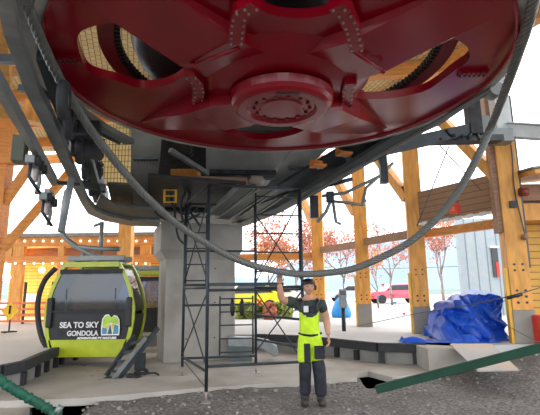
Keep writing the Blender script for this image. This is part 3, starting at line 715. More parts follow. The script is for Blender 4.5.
# ladder frames
def lad(a, b, f0, f1, zs, nm='ladder_frame'):
    A, B = V(lab[a]), V(lab[b]); m = MB(); P0 = A+(B-A)*f0; P1 = A+(B-A)*f1
    m.tube([V((P0.x, P0.y, zs[0]-.05)), V((P0.x, P0.y, zs[-1]+.05))], .016, 8)
    m.tube([V((P1.x, P1.y, zs[0]-.05)), V((P1.x, P1.y, zs[-1]+.05))], .016, 8)
    for z in zs: m.tube([V((P0.x, P0.y, z)), V((P1.x, P1.y, z))], .013, 6)
    m.build(nm, 'dsteel', sc)
lad('B2', 'B3', .5, .96, [.5, .74, .98, 1.22, 1.46])
lad('F1', 'F4', .5, .98, [1.9, 2.2, 2.5, 2.8, 3.1])
lad('B2', 'B3', .02, .3, [1.8, 2.1, 2.4, 2.7, 3.0])
A, B = V(F1), V(F4); A.z = B.z = 1.665
pl = thing('scaffold_board', A, 'dark board lying across the front bars of the scaffold beside the worker’s raised arm', 'board')
MB().beam(A+V((.02, .05, .04)), A+(B-A)*.78+V((0, .05, .04)), .2, .05).build('board', 'dsteel', pl)
# red tag at the joint
o = MB().tube([PY(257, 299, 8.0), PY(262, 305, 8.0)], .02, 6).tube([PY(257, 305, 8.0), PY(262, 300, 8.0)], .02, 6).build('red_strap', 'redp'); own(o); tag(o, 'small red strap knotted on the scaffold post', 'strap')
for i, x in enumerate((232.5, 242)):
    o = MB().tube([PY(x, 299, 8.2), PY(x, 305, 8.2), PY(x, 312, 8.2), PY(x, 316, 8.2)], [.02, .045, .045, .02], 10).build('hanging_bottle', 'black'); own(o)
    tag(o, ['black bottle hanging on the scaffold ladder, left of two', 'black bottle hanging on the scaffold ladder, right of two'][i], 'bottle')
# upper hoists: slim cables above the scaffold
# ================================================================== TIMBER POSTS & ROOF
posts = [(5.13, 9.31), (3.80, 11.47), (2.83, 13.66), (1.72, 15.9)]
plab = ['large glulam timber post at the right, standing on a concrete plinth beside the blue tarp',
        'glulam timber post just left of the blue tarp, second from the right',
        'glulam timber post behind the worker’s right, third from the right', 'glulam timber post directly behind the worker’s head']
PX = BX
pd = (V((*posts[2], 0))-V((*posts[0], 0))).normalized(); pn = V((pd.y, -pd.x, 0))
RZ = 7.05
fx = V((cos(radians(-12)), sin(radians(-12)), 0)); fy = V((-fx.y, fx.x, 0))
for i, (x, y) in enumerate(posts):
    t = thing('timber_post', (x, y, Z2), plab[i], 'post', None)
    b = V((x, y, 0))
    MB().obox(b+V((0, 0, (1.15+RZ)/2)), fx*.20, fy*.20, (0, 0, (RZ-1.15)/2)).build('post', 'wood', t, bevel=.012)
    MB().obox(b+V((0, 0, (Z2+1.15)/2)), fx*.21, fy*.21, (0, 0, (1.15-Z2)/2)).build('plinth', 'conc', t, bevel=.015)
    m = MB()
    for zz in (1.3, 1.42, 1.54) if i == 0 else (1.3, 1.42): 
        for s in (-.08, .08): m.cyl(b+fx*s-fy*.215+V((0, 0, zz)), b+fx*s-fy*.19+V((0, 0, zz)), .025, 8)
    for zz in (1.95, 2.07):
        for s in (-.08, .08): m.cyl(b+fx*s-fy*.215+V((0, 0, zz)), b+fx*s-fy*.19+V((0, 0, zz)), .022, 8)
    m.build('bolt_pattern', 'dsteel', t)
    MB().obox(b-fx*.235-fy*.08+V((0, 0, (Z2+2.0)/2)), fx*.03, fy*.10, (0, 0, (2.0-Z2)/2)).build('yellow_strip', 'yellow', t)  # yellow strip down the left side of the post
    # knee brace up to the roof beam
    br = MB().beam(b-fx*.1+pd*.05+V((0, 0, 3.95)), b+pd*1.9+V((0, 0, 6.3)), .22, .24, up=pn).build('knee_brace', 'wood', t)
    m = MB()
    for k in range(4): q = b+pd*(.22+.08*(k % 2))+V((0, 0, 4.2+.1*(k//2)))-fy*.0+pn*.11; m.cyl(q, q+pn*.03, .02, 8); m.cyl(q-pn*.25, q-pn*.22, .02, 8)
    m.build('brace_bolts', 'dsteel', br)
    if i == 0:
        MB().obox(b-fx*.25+V((0, 0, (2.75+RZ)/2)), fx*.05, fy*.16, (0, 0, (RZ-2.75)/2)).build('side_board', 'wooddark', t)
        MB().obox(b+fx*.24-fy*.05+V((0, 0, 3.9)), fx*.03, fy*.04, (0, 0, 1.9)).build('conduit', 'steel', t)
        q = b-fy*.23+fx*.02+V((0, 0, 3.32)); MB().obox(q, fx*.06, fy*.03, (0, 0, .07)).build('junction_box', 'dsteel', t)
        q = b-fy*.23+fx*.10; MB().tube(catmull([q+V((0, 0, 5.2)), q+V((.02, 0, 4.4)), q+V((-.02, 0, 3.7)), q+V((.03, -.03, 3.0)), q+V((.07, -.05, 2.65))], 5), .014, 6).build('wire', 'cable', t)
        MB().ball(q+V((.06, -.05, 2.62)), .07, 6).build('hook_block', 'wooddark', t)
# horizontal rails between posts
def rail(a, b, za, zb, w, h, mt, name, label, cat='beam'):
    o = MB().beam((a[0], a[1], za), (b[0], b[1], zb), w, h).build(name, mt); own(o); return tag(o, label, cat)
rail(posts[1], posts[2], 3.02, 3.02, .12, .22, 'wooddark', 'timber_rail', 'brown timber rail between the second and third posts from the right')
rail(posts[2], posts[3], 2.98, 2.98, .12, .22, 'wooddark', 'timber_rail', 'brown timber rail between the third post and the post behind the worker')
rail(posts[3], (-4.2, 16.3), 2.78, 2.78, .14, .24, 'woodh', 'timber_rail', 'orange timber rail from behind the worker’s head leftward past the pier')
# brown panel between A and B, gold beam below
a, b = V((*posts[0], 0)), V((*posts[1], 0)); dd = (b-a).normalized(); nn = V((dd.y, -dd.x, 0))
t = thing('timber_fascia', (a+b)/2+V((0, 0, 3.2)), 'brown boarded panel with scalloped white trim between the two right timber posts', 'panel')
MB().beam(a+V((0, 0, 3.66)), b+V((0, 0, 3.66)), .12, .84).build('boarding', 'brownboard', t)
m = MB(); L_ = (b-a).length
for k in range(16): q = a+(b-a)*((k+.5)/16)-nn*.08+V((0, 0, 3.23)); m.obox(q, dd*L_/36, nn*.02, (0, 0, .03+.015*(k % 2)))
m.build('white_trim', 'white', t)
MB().beam(a-dd*0+V((.1, .3, 3.02)), b+V((.1, .3, 3.0)), .16, .20).build('lower_beam', 'woodh', t)
c = PY(455, 209, 9.95); al = thing('alarm_box', c, 'small red alarm box mounted on the brown boarded panel', 'alarm')
MB().obox(c, dd*.11, nn*.05, (0, 0, .11)).build('housing', 'redp', al, bevel=.015)
MB().obox(c-nn*.055 if (c-nn*.06).y < c.y else c+nn*.055, dd*.045, nn*.01, (0, 0, .045)).build('lens', 'orange', al)
# right hand building
rb = thing('timber_building', (7.0, 11, Z2), 'gold timber building behind the right post with an overhanging roof', 'building')
MB().box(5.75, 10.3, Z2, 10.5, 10.45, 3.15).build('wall', 'yboard', rb)
MB().box(5.5, 9.55, 3.05, 10.5, 9.85, 3.42).build('beam', 'wood', rb)
MB().box(5.55, 9.5, 3.48, 10.5, 10.6, 3.85).build('fascia', 'wooddark', rb)
m = MB(); m.extr([(5.35, 8.6, 3.85), (10.5, 8.2, 4.3), (10.5, 10.9, 4.55), (5.35, 10.9, 4.1)], (0, 0, .10)); m.build('roof', 'wood', rb)
m = MB(); m.extr([(5.3, 8.55, 3.95), (10.5, 8.15, 4.40), (10.5, 10.9, 4.66), (5.3, 10.9, 4.21)], (0, 0, .04)); m.build('roof_sheet', 'steel2', rb)
o = MB().tube([PY(520, 192, 9.0), PY(527, 192, 9.0)], .09, 14).build('alarm_bell', 'maroon'); own(o); tag(o, 'dark red round bell beside the right post under the roof', 'bell')
o = MB().obox(PY(545, 318, 9.0), (.22, 0, 0), (0, .2, 0), (0, 0, .28)).build('red_bin', 'redp', bevel=.03); own(o); tag(o, 'red bin at the right edge beside the post plinth', 'bin')
o.location.z = Z2
# main roof
A = V((*posts[0], 0)); 
e0 = A-pd*9+pn*.35; e1 = A+pd*8.2+pn*.35
rp = [(e0.x, e0.y), (e1.x, e1.y), (-4, 17.5), (-16, 17.5), (-16, -3), (e0.x, -3.0)]
m = MB(); m.prism(rp, RZ+.32, RZ+.5); o = m.build('ceiling', 'ceil'); struct(o)
rfl = thing('roof_edge_beam', A+V((0, 0, RZ)), 'long glulam edge beam on top of the right timber posts', 'beam')
MB().beam(A-pd*6+V((0, 0, RZ+.16)), A+pd*8+V((0, 0, RZ+.16)), .24, .32).build('beam', 'woodh', rfl)
for k in range(9):
    y = .5+k*2.0; p = A+pd*((y-A.y)/pd.y)
    o = MB().beam((-4.6 if y < 10 else p.x-.1, y, RZ+.14), (-16, y+2.5, RZ+.14), .22, .36).build('roof_rafter', 'woodh'); own(o)
    tag(o, 'orange glulam rafter under the roof boards', 'rafter', 'orange rafters under the roof')
# left posts and braces
lp = thing('timber_post', (-9.0, 13.0, Z2), 'glulam timber post at the left edge with two long braces', 'post')
q = PY(-5, 250, 13.0)
MB().obox((q.x, 13.0, (Z2+RZ)/2), (.2, 0, 0), (0, .2, 0), (0, 0, (RZ-Z2)/2)).build('post', 'woodh', lp)
MB().beam(PY(-2, 212, 13.0), PY(32, 163, 13.0), .2, .24, up=(0, 1, 0)).build('knee_brace', 'woodh', lp)
MB().beam(PY(3, 249, 12.9), PY(70, 172, 13.6), .2, .2, up=(0, 1, 0)).build('knee_brace', 'woodh', lp)
MB().beam(PY(-6, 160, 12.8), PY(16, 159, 12.8), .3, .28).build('cap_beam', 'woodh', lp)
# near-left roof timbers
for i, (a, b, Y, w_, lb) in enumerate((((-5, 60), (26, 62), 6.5, .35, 'short orange beam end under the pale roof at the upper left corner'), ((28, 112), (50, 118), 7.5, .35, 'short orange beam end visible between the left steel beams'), ((-5, 8), (22, 2), 5.0, .25, 'pale timber beam crossing the top left corner'))):
    o = MB().beam(PY(*a, Y), PY(*b, Y), w_, w_).build('timber_beam', 'wood' if i < 2 else 'board'); own(o); tag(o, lb, 'beam')
o = MB().beam(PY(-4, 0, 4.8), PY(4, 110, 7.0), .25, .3).build('timber_beam', 'wood'); own(o); tag(o, 'orange timber beam along the extreme left edge', 'beam')
for i, (a, b) in enumerate((((12, 84), (28, 97)), ((20, 104), (26, 118)))):
    pass
lw = PY(118, 236, 16.0); rw = PY(131, 236, 16.0)
o = MB().box(lw.x, 16, Z2, rw.x, 16.4, RZ).build('timber_post', 'wood'); own(o); tag(o, 'glulam timber post rising behind the gondola roof', 'post')

# ================================================================== LEFT BUILDING
lb_ = thing('timber_lodge', (-8.5, 18, Z2), 'open fronted orange timber lodge with warm lights behind the gondola', 'building')
def fy_(x, y, Y=18.0): return PY(x, y, Y)
x0, x1 = fy_(-30, 240).x, fy_(158, 240).x
z = lambda y, Y=18.0: fy_(60, y, Y).z
MB().box(x0, 18.0, z(246), x1, 18.25, z(237)).build('eave_beam', 'woodh', lb_)
MB().box(x0, 17.7, z(237), x1, 20.5, z(234)).build('roof_edge', 'steel2', lb_)
MB().box(x0, 17.9, z(263), x1, 18.15, z(256)).build('lower_beam', 'woodh', lb_)
MB().box(x0, 18.9, z(256), x1, 19.0, z(246)).build('dark_infill', 'wooddark', lb_)
for xa, xb in ((5, 12), (13, 24), (58, 64), (140, 150), (-20, -10)):
    MB().box(fy_(xa, 250).x, 18.0, Z2 if xa in (13, 140, -20) else z(258), fy_(xb, 250).x, 18.2, z(246)).build('post', 'wood', lb_)
MB().box(x0, 21.0, Z2, x1, 21.1, z(246)).build('back_wall', 'yboard', lb_)
MB().box(x0, 18.2, z(246), x1, 21.0, z(244)).build('canopy', 'wood', lb_)
MB().box(fy_(26, 270).x, 20.6, 1.6, fy_(36, 270).x, 20.8, 3.0).build('window_board', 'wooddark', lb_)
MB().box(fy_(25, 300, 20.5).x, 20.4, fy_(30, 304, 20.5).z, fy_(38, 300, 20.5).x, 20.45, fy_(30, 294, 20.5).z).build('white_notice', 'white', lb_)
for i in range(16):
    for yy, Y in ((241, 17.95), (263.5, 17.85)):
        o = MB().ball(PY(6+i*9.3, yy, Y), .038, 5).build('festoon_bulb', 'bulb'); own(o)
        tag(o, 'tiny white bulb strung along the lodge beams', 'bulb', 'festoon bulbs on the lodge beams')
for i, (x, y) in enumerate(((5, 275), (13, 277), (19, 283), (42, 270))):
    c = PY(x, y, 19.5); t = thing('pendant_lamp', c, 'glowing warm pendant lamp hanging inside the lodge', 'lamp', 'pendant lamps inside the lodge')
    MB().ball(c, .13, 7).build('globe', 'lamp', t); MB().tube([c+V((0, 0, .12)), (c.x, c.y, z(246))], .012, 6).build('cord', 'cable', t)
    ld = bpy.data.lights.new('pendant_light', 'POINT'); ld.energy = 70; ld.color = (1, .75, .38); ld.shadow_soft_size = .14; lo_ = bpy.data.objects.new('pendant_light', ld); lo_.location = c+V((0, -.3, -.1)); COL.objects.link(lo_)
# orange barrier fence
bf = thing('barrier_fence', PY(30, 330, 16.5), 'orange red slatted barrier in front of the lodge', 'fence')
xa, xb = PY(-10, 300, 16.5).x, PY(60, 300, 16.5).x
m = MB()
for y in (303, 309, 315, 321, 327): zz = PY(30, y, 16.5).z; m.box(xa, 16.5, zz-.04, xb, 16.53, zz+.04)
m.build('slats', 'pailr', bf)
for x in (22, 50): c = PY(x, 330, 16.6); MB().box(c.x-.04, 16.55, Z2, c.x+.04, 16.62, 2.0).build('post', 'dsteel', bf)
# caution sign
c = PY(10, 311, 13.0); sg = thing('caution_sign', (c.x, c.y, Z2), 'yellow diamond caution sign on a black pole at the far left', 'sign')
m = MB(); r = .26; m.extr([c+V((-r, 0, 0)), c+V((0, 0, -r)), c+V((r, 0, 0)), c+V((0, 0, r))], (0, .02, 0)); m.build('sign_plate', 'signy', sg)
m = MB(); m.tube([c+V((0, -.02, .08)), c+V((0, -.02, -.08))], .022, 6); m.ball(c+V((0, -.02, .12)), .035, 5); m.build('symbol', 'black', sg)
MB().tube([c+V((0, .04, -.1)), V((c.x, c.y+.04, Z2))], .022, 8).build('pole', 'dsteel', sg)
MB().tube([V((c.x-.2, c.y, Z2+.02)), V((c.x+.2, c.y+.1, Z2+.02))], .02, 6).tube([V((c.x, c.y-.2, Z2+.02)), V((c.x, c.y+.25, Z2+.02))], .02, 6).build('foot', 'dsteel', sg)

# ================================================================== GONDOLAS
def gondola(cx, Y, zb, s, label, logo=True, hanger=True):
    """cabin facing the camera, seen broadside; cx world x, zb floor height, s scale"""
    t = thing('gondola_cabin', (cx, Y, zb), label, 'gondola'); gl = 'glass' if logo else 'glass2'
    W = 1.0*s; D = .48*s; H = 2.02*s
    # side profile half widths by height fraction
    prof = [(0, .74), (.06, .84), (.2, .94), (.38, 1.0), (.52, 1.0), (.7, .92), (.85, .80), (.95, .70), (1.0, .62)]
    def hw(f):
        for (a, va), (b, vb) in zip(prof, prof[1:]):
            if a <= f <= b: return W*(va+(vb-va)*(f-a)/(b-a))
        return W*prof[-1][1]
    n = 28
    def outline(k, inset=0, f0=0, f1=1):
        L_ = [f0+(f1-f0)*i/n for i in range(n+1)]
        return [(-(hw(f)-inset), zb+H*f) for f in L_], [((hw(f)-inset), zb+H*f) for f in L_]
    # two side frames (front and back) as hoops
    for sy in (-1, 1):
        y = Y+sy*D
        m = MB(); Lo, Ro = outline(1); Li, Ri = outline(1, .085*s)
        for O, I in ((Lo, Li), (Ro, Ri)):
            for i in range(n):
                m.extr([(cx+O[i][0], y, O[i][1]), (cx+O[i+1][0], y, O[i+1][1]), (cx+I[i+1][0], y, I[i+1][1]), (cx+I[i][0], y, I[i][1])], (0, .07*s*sy*-1, 0))
        m.box(cx-hw(1), y-.035*s, zb+H-.09*s, cx+hw(1), y+.035*s, zb+H+.02*s)
        m.build('side_frame', 'lime', t)
    # lower lime skirt (front/back) and dark panel, glass
        m = MB(); a = hw(.02); b = hw(.17)
        m.extr([(cx-a, y, zb-.02), (cx+a, y, zb-.02), (cx+b-.05, y, zb+H*.17), (cx-b+.05, y, zb+H*.17)], (0, -.05*s*sy, 0)); m.build('lower_skirt', 'lime', t)
        def band(f0, f1, yy, mt, nm, th=.03):
            m = MB(); L0, R0 = outline(1, .07*s, f0, f1)
            pts = [(cx+x, yy, z_) for x, z_ in R0]+[(cx+x, yy, z_) for x, z_ in reversed(L0)]
            m.extr(pts, (0, -th*sy, 0)); return m.build(nm, mt, t)
        dp = band(.17, .47, y-.02*sy, 'black', 'lower_panel')
        band(.47, .90, y-.025*sy, gl, 'window', .012)
        MB().box(cx-hw(.9)+.05, y-.04, zb+H*.88, cx+hw(.9)-.05, y+.04, zb+H*.93).build('top_rail', 'rubber', t)
        MB().box(cx-hw(.47)+.05, y-.03, zb+H*.46, cx+hw(.47)-.05, y+.03, zb+H*.48).build('sill_rail', 'rubber', t)
        MB().box(cx-hw(.6)*.98, y-.05, zb+H*.30, cx-hw(.6)*.98+.13*s, y+.06, zb+H*.62).build('corner_cover', 'black', t, bevel=.03)
        MB().box(cx+hw(.6)*.98-.13*s, y-.05, zb+H*.30, cx+hw(.6)*.98, y+.06, zb+H*.62).build('corner_cover', 'black', t, bevel=.03)
        if sy == -1 and logo:
            yy = y-.035
            def txt(body, size, xx, zz, width, mt='white'):
                c = bpy.data.curves.new('t', 'FONT'); c.body = body; c.size = size; c.extrude = .004; c.offset = .004
                ob = bpy.data.objects.new('t', c); COL.objects.link(ob)
                o = from_object(ob, 'lettering', mt, None)
                wd_ = max(v.co.x for v in o.data.vertices); sx = width/wd_
                o.data.transform(Matrix.Translation((xx, yy, zz)) @ Matrix.Rotation(pi/2, 4, 'X') @ Matrix.Diagonal((sx, 1, 1, 1)))
                o.data.transform(Matrix.Translation(-wpos(t))); o.parent = dp
                o.matrix_parent_inverse = Matrix()
            txt('SEA TO SKY', .17*s, cx-.62*s, zb+H*.30, .86*s)
            txt('GONDOLA', .15*s, cx-.45*s, zb+H*.215, .69*s)
            txt('ADVENTURE BY NATURE', .06*s, cx-.22*s, zb+H*.178, .86*s)
            # heart shaped mountain logo
            lx, lz, ls = cx+.50*s, zb+H*.215, .36*s
            def poly(pts, mt, dy=0.0, th=.006):
                m = MB(); m.extr([(lx+(u-.5)*ls*1.15, yy-dy, lz+v*ls*1.25) for u, v in pts], (0, th, 0)); o_ = m.build('logo_shape', mt, dp)
                # part of a part: parent offsets are handled in build()
                return o_
            hearto = [(.02, 0), (.98, 0), (1.0, .35), (.95, .75), (.82, .92), (.66, .96), (.52, .84), (.36, 1.0), (.18, .97), (.04, .78), (0, .4)]
            poly(hearto, 'white', 0)
            def ins(p): return [(.5+(u-.5)*.90, .47+(v-.47)*.90) for u, v in p]
            poly(ins([(.04, .42), (.50, .62), (.98, .5), (.95, .75), (.82, .92), (.66, .96), (.52, .84), (.36, 1.0), (.18, .97), (.04, .78)]), 'logogrn', .006)
            poly(ins([(.02, .02), (.30, .02), (.30, .30), (.02, .38)]), 'logoblue', .006)
            poly(ins([(.34, .02), (.62, .02), (.48, .52)]), 'logodk', .006)
            poly(ins([(.05, .42), (.34, .28), (.46, .56)]), 'logoyel', .009)
            poly(ins([(.66, .02), (.97, .02), (.97, .44), (.74, .52)]), 'logoblue', .006)
            poly(ins([(.55, .45), (.70, .08), (.72, .50), (.64, .60)]), 'logoyel', .009)
    # roof, floor, ends
    m = MB(); m.box(cx-hw(1)+.02, Y-D, zb+H-.05, cx+hw(1)-.02, Y+D, zb+H+.03); m.build('roof', 'lime', t, bevel=.03)
    m = MB(); m.box(cx-hw(.02)+.02, Y-D+.03, zb-.02, cx+hw(.02)-.02, Y+D-.03, zb+.06); m.build('floor', 'black', t)
    for sx_ in (-1, 1):
        m = MB()
        for i in range(n):
            f0, f1 = i/n, (i+1)/n
            if f0 > .42: break
            m.extr([(cx+sx_*(hw(f0)-.04), Y-D+.05, zb+H*f0), (cx+sx_*(hw(f0)-.04), Y+D-.05, zb+H*f0), (cx+sx_*(hw(f1)-.04), Y+D-.05, zb+H*f1), (cx+sx_*(hw(f1)-.04), Y-D+.05, zb+H*f1)], (-.03*sx_, 0, 0))
        m.build('door_panel', 'black', t)
        m = MB()
        for i in range(n):
            f0, f1 = i/n, (i+1)/n
            if f0 < .43 or f0 > .9: continue
            m.extr([(cx+sx_*(hw(f0)-.04), Y-D+.05, zb+H*f0), (cx+sx_*(hw(f0)-.04), Y+D-.05, zb+H*f0), (cx+sx_*(hw(f1)-.04), Y+D-.05, zb+H*f1), (cx+sx_*(hw(f1)-.04), Y-D+.05, zb+H*f1)], (-.01*sx_, 0, 0))
        m.build('door_window', 'glass', t)
    for sy in (-.55, .55): MB().box(cx-W*.7, Y+sy*D-.2, zb+.42, cx+W*.7, Y+sy*D+.2, zb+.50).build('bench', 'rubber', t, bevel=.02)
    for k in (-1, 1): MB().tube([(cx+k*.55*s, Y-D*.9, zb+H*.60), (cx+k*.55*s, Y-D*.9, zb+H*.72)], .022, 8).build('latch', 'black', t)
    # roof rack
    m = MB()
    for yy in (-.55, .55): m.box(cx-hw(1)*1.06, Y+yy*D-.04, zb+H+.06, cx+hw(1)*1.06, Y+yy*D+.04, zb+H+.17)
    for xx in (-.5, 0, .5): m.box(cx+xx*W-.03, Y-.6*D, zb+H+.02, cx+xx*W+.03, Y+.6*D, zb+H+.08)
    m.build('roof_rack', 'steel2', t, bevel=.01)
    return t, hw, H, W, D
cx = (PY(44, 310, 9.3).x+PY(135, 310, 9.3).x)/2
zb = PY(90, 356, 9.3).z; ztop = PY(90, 263, 9.3).z
s = (ztop-zb)/2.02
g1, hw, H, W, D = gondola(cx, 9.3+.48*s, zb, s, 'lime green and black gondola cabin with white lettering, nearest the camera')
# hanger arm and outer hoop of near cabin
m = MB(); m.tube(catmull([PY(97, 257, 10.2), PY(88, 253, 10.2), PY(76, 246, 10.2), PY(66, 238, 10.2), PY(62, 228, 10.2), PY(64, 205, 10.2), PY(67, 190, 10.2)], 6), .06, 10); m.build('hanger_arm', 'steel2', g1)
m = MB(); m.tube([PY(72, 246, 10.2), PY(100, 249, 10.2), PY(120, 249, 10.2)], .055, 10); m.build('cross_tube', 'steel2', g1)
m = MB(); m.tube([PY(101, 254, 10.2), PY(101, 240, 10.2), PY(102, 222, 10.2)], .05, 10); m.tube([PY(94, 226, 10.2), PY(102, 223, 10.2)], .035, 8); m.tube([PY(83, 252, 10.2), PY(83, 258, 10.2)], .05, 8); m.build('hanger_post', 'steel2', g1)
m = MB(); m.tube(catmull([PY(56, 268, 9.5), PY(45, 280, 9.45), PY(38.5, 298, 9.4), PY(38, 318, 9.4), (PY(42, 338, 9.4)), PY(50, 352, 9.5)], 6), .055, 10); m.build('guard_hoop', 'rubber', g1)
# support spacer so the cabin's roof meets the rack
cx2 = PY(141, 310, 11.8).x; g2, *_ = gondola(cx2+.0, 12.0+.9, PY(150, 347, 12.0).z, (PY(150, 271, 12.0).z-PY(150, 347, 12.0).z)/2.02, 'lime green gondola cabin half hidden behind the nearer one', logo=False)

# ================================================================== GROUND ITEMS
# two ramps / rail frames leaning
lr = thing('leaning_track', PZ(118, 378, Z1), 'pair of dark steel track rails leaning up from the slab beside the pier', 'track')
for (a, b, Ya, Yb, mt) in (((106, 376), (134, 336), 8.3, 8.8, 'dsteel'), ((113, 380), (146, 338), 8.15, 8.7, 'steel2'), ((119, 379), (158, 328), 8.2, 8.9, 'dsteel')):
    MB().channel(PY(*a, Ya), PY(*b, Yb), .055, .075, .012).build('rail', mt, lr)
for k in range(4):
    f = .12+.22*k; A = PY(106, 376, 8.3).lerp(PY(134, 336, 8.8), f); B = PY(119, 379, 8.2).lerp(PY(158, 328, 8.9), f); MB().beam(A, B, .03, .05).build('cross_bar', 'dsteel', lr)
MB().obox(PY(114, 379, 8.2)+V((0, 0, -.02)), (.16, 0, 0), (0, .08, 0), (0, 0, .05)).build('end_shoe', 'greend', lr)
MB().obox(PY(140, 364, 9.0), (.09, 0, 0), (0, .09, 0), (0, 0, .20)).build('support_block', 'dsteel', lr, bevel=.02)
sh = [('crumpled black work glove lying left of the small black shackle', 130, 376), ('black shackle lying between the track and the pier', 141, 373), ('small black strap end lying nearest the pier', 150, 374)]
for i, (lb, x, y) in enumerate(sh):
    c = PZ(x, y, Z1+.03); nm = ['work_glove', 'shackle', 'strap_end'][i]; m = MB()
    if i == 0:
        m.ball(c+V((0, 0, .01)), .085, 6, (1, .8, .45))
        for k in range(4): m.tube([c+V((.05, -.04+.03*k, 0)), c+V((.14+.01*k, -.05+.035*k, -.005)), c+V((.17, -.05+.04*k, -.015))], .017, 6)
    elif i == 1: m.tube(catmull([c+V((-.10, 0, 0)), c+V((-.09, .08, .02)), c+V((0, .12, .05)), c+V((.09, .08, .02)), c+V((.10, 0, 0))], 5), .028, 8); m.tube([c+V((-.13, 0, 0)), c+V((.13, 0, 0))], .022, 8)
    else: m.tube(catmull([c+V((-.12, .02, -.01)), c+V((-.02, -.05, .02)), c+V((.08, .03, .01)), c+V((.16, -.02, -.015))], 5), .018, 6)
    o = m.build(nm, 'black'); own(o); tag(o, lb, nm.replace('_', ' '))
    o.location.z = Z1
for i, (x, y) in enumerate(((88, 372), (98, 371), (100, 380), (92, 376), (84, 366))):
    c = PZ(x, y, Z1); o = MB().lathe(c, [(0, .012), (.035, .012), (.045, 0)], 10).build('anchor_cap', 'wooddark'); own(o); tag(o, 'small round brown cap set in the concrete slab', 'cap', 'round caps in the slab')
# floor pan beside cabin: long low concrete ledge beyond cabin
m = MB(); a, b, c_, d_ = PZ(60, 357, Z1), PZ(160, 352, Z1), PZ(160, 345, Z1), PZ(60, 350, Z1)
m.extr([a, b, c_, d_], (0, 0, .09)); o = m.build('trim_1', 'slab'); struct(o)
# grey curved guide shoe right of pier
gs = thing('guide_shoe', PZ(250, 356, Z1), 'grey curved metal guide shoe behind the scaffold, right of the pier', 'guide')
pp = [PY(x, y, 9.8) for x, y in ((228, 337), (252, 338), (268, 341), (277, 347), (279, 356), (274, 357), (262, 349), (245, 347), (228, 347))]
m = MB(); m.extr(pp, (0, .35, 0)); m.build('shell', 'steel2', gs, bevel=.02)
MB().box(pp[0].x, 9.82, Z1, pp[0].x+.5, 10.1, pp[-1].z+.02).build('foot', 'steel', gs)
# blue tarp heap : draped heap built from a noisy dome
tc_ = PY(462, 330, 10.3)
m = MB(); NX, NY = 46, 60
tp = thing('tarp_heap', (tc_.x, 10.3, Z2), 'crumpled bright blue tarpaulin draped over a stack beside the right post', 'tarp')
sil = [(430, 344), (432, 330), (436, 316), (444, 302), (452, 297), (466, 294), (486, 291), (489, 300), (487, 312), (496, 330), (503, 344)]
pts2 = [PY(x, y, 10.3) for x, y in sil]
def topz(x):
    for a, b in zip(pts2, pts2[1:]):
        if a.x <= x <= b.x and b.x > a.x: return a.z+(b.z-a.z)*(x-a.x)/(b.x-a.x)
    return Z2
xa, xb = pts2[0].x, pts2[-1].x; gr = []
for j in range(NY+1):
    v = j/NY; row = []
    for i in range(NX+1):
        u = i/NX; x = xa+(xb-xa)*u
        tz = max(topz(x), Z2+.02)
        if v < .55: yy = 9.55+.5*(v/.55)**1.0; h = Z2+(tz-Z2)*(v/.55)
        elif v < .7: yy = 10.05+.6*(v-.55)/.15; h = tz+.04*sin((v-.55)/.15*pi)
        else: yy = 10.65+.5*(v-.7)/.3; h = Z2+(tz-Z2)*(1-(v-.7)/.3)
        q = V((x*3.1, yy*2.4, h*2.2)); 
        f = noise.noise(q*.8)*.30+abs(noise.noise(q*1.4+V((4, 1, 2))))*-.30+abs(noise.noise(q*3))*.07
        amp = sin(pi*min(1, v/.1)/2)
        row.append(m.bm.verts.new((x+noise.noise(q*1.7+V((9, 0, 0)))*.13, yy+f*amp*1.3, max(Z2+.004, h+f*.35*amp))))
    gr.append(row)
for j in range(NY):
    for i in range(NX): m._f([gr[j][i], gr[j][i+1], gr[j+1][i+1], gr[j+1][i]], False)
m.build('tarp_sheet', 'tarp', tp)
m = MB()
gr = []
for j in range(15):
    row = []
    for i in range(32):
        a_ = -0.2+i/31*1.0; c0 = PZ(404, 344, Z2); c1 = PZ(507, 344, Z2); q = c0.lerp(c1, i/31)+V((0, .12+.35*j/14, 0))
        row.append(m.bm.verts.new((q.x, q.y, Z2+.01+abs(noise.noise(q*3.5))*.30*sin(pi*j/14)*(1 if i in range(1, 31) else 0))))
    gr.append(row)
for j in range(14):
    for i in range(31): m._f([gr[j][i], gr[j][i+1], gr[j+1][i+1], gr[j+1][i]], False)
m.build('trailing_edge', 'tarp', tp)
# end block below tarp (concrete end of kerb)
e = PZ(446, 371, Z1); f_2 = PZ(466, 371, Z1)
m = MB(); m.box(e.x-.3, e.y, -.1, f_2.x+.1, e.y+1.2, Z2+.0); o = m.build('wall_kerb_end', 'slab'); struct(o)
# leaning pale board
P0, P1 = PZ(478, 372, .30), PZ(519, 371, .33); Q0, Q1 = PZ(450, 345, Z2+.06), PZ(492, 345, Z2+.06)
m = MB(); nrm = (P1-P0).cross(Q0-P0).normalized(); m.extr([P0, P1, Q1, Q0], nrm*.02); o = m.build('pale_board', 'board'); own(o); tag(o, 'pale flat board leaning from the gravel onto the kerb below the tarp', 'board')
# green beam (right)
gb = thing('green_strap', PY(460, 370, 5.6), 'taut dark green strap crossing above the gravel at the right', 'strap')
A, B = PY(376, 390, 6.2), PY(552, 345, 5.6); B = A+(B-A)*2.0
MB().beam(A, B, .05, .10).build('webbing', 'greend', gb, bevel=.01)
MB().beam(A+V((0, -.005, .055)), B+V((0, -.005, .055)), .055, .012).build('stitched_edge', 'greend', gb)
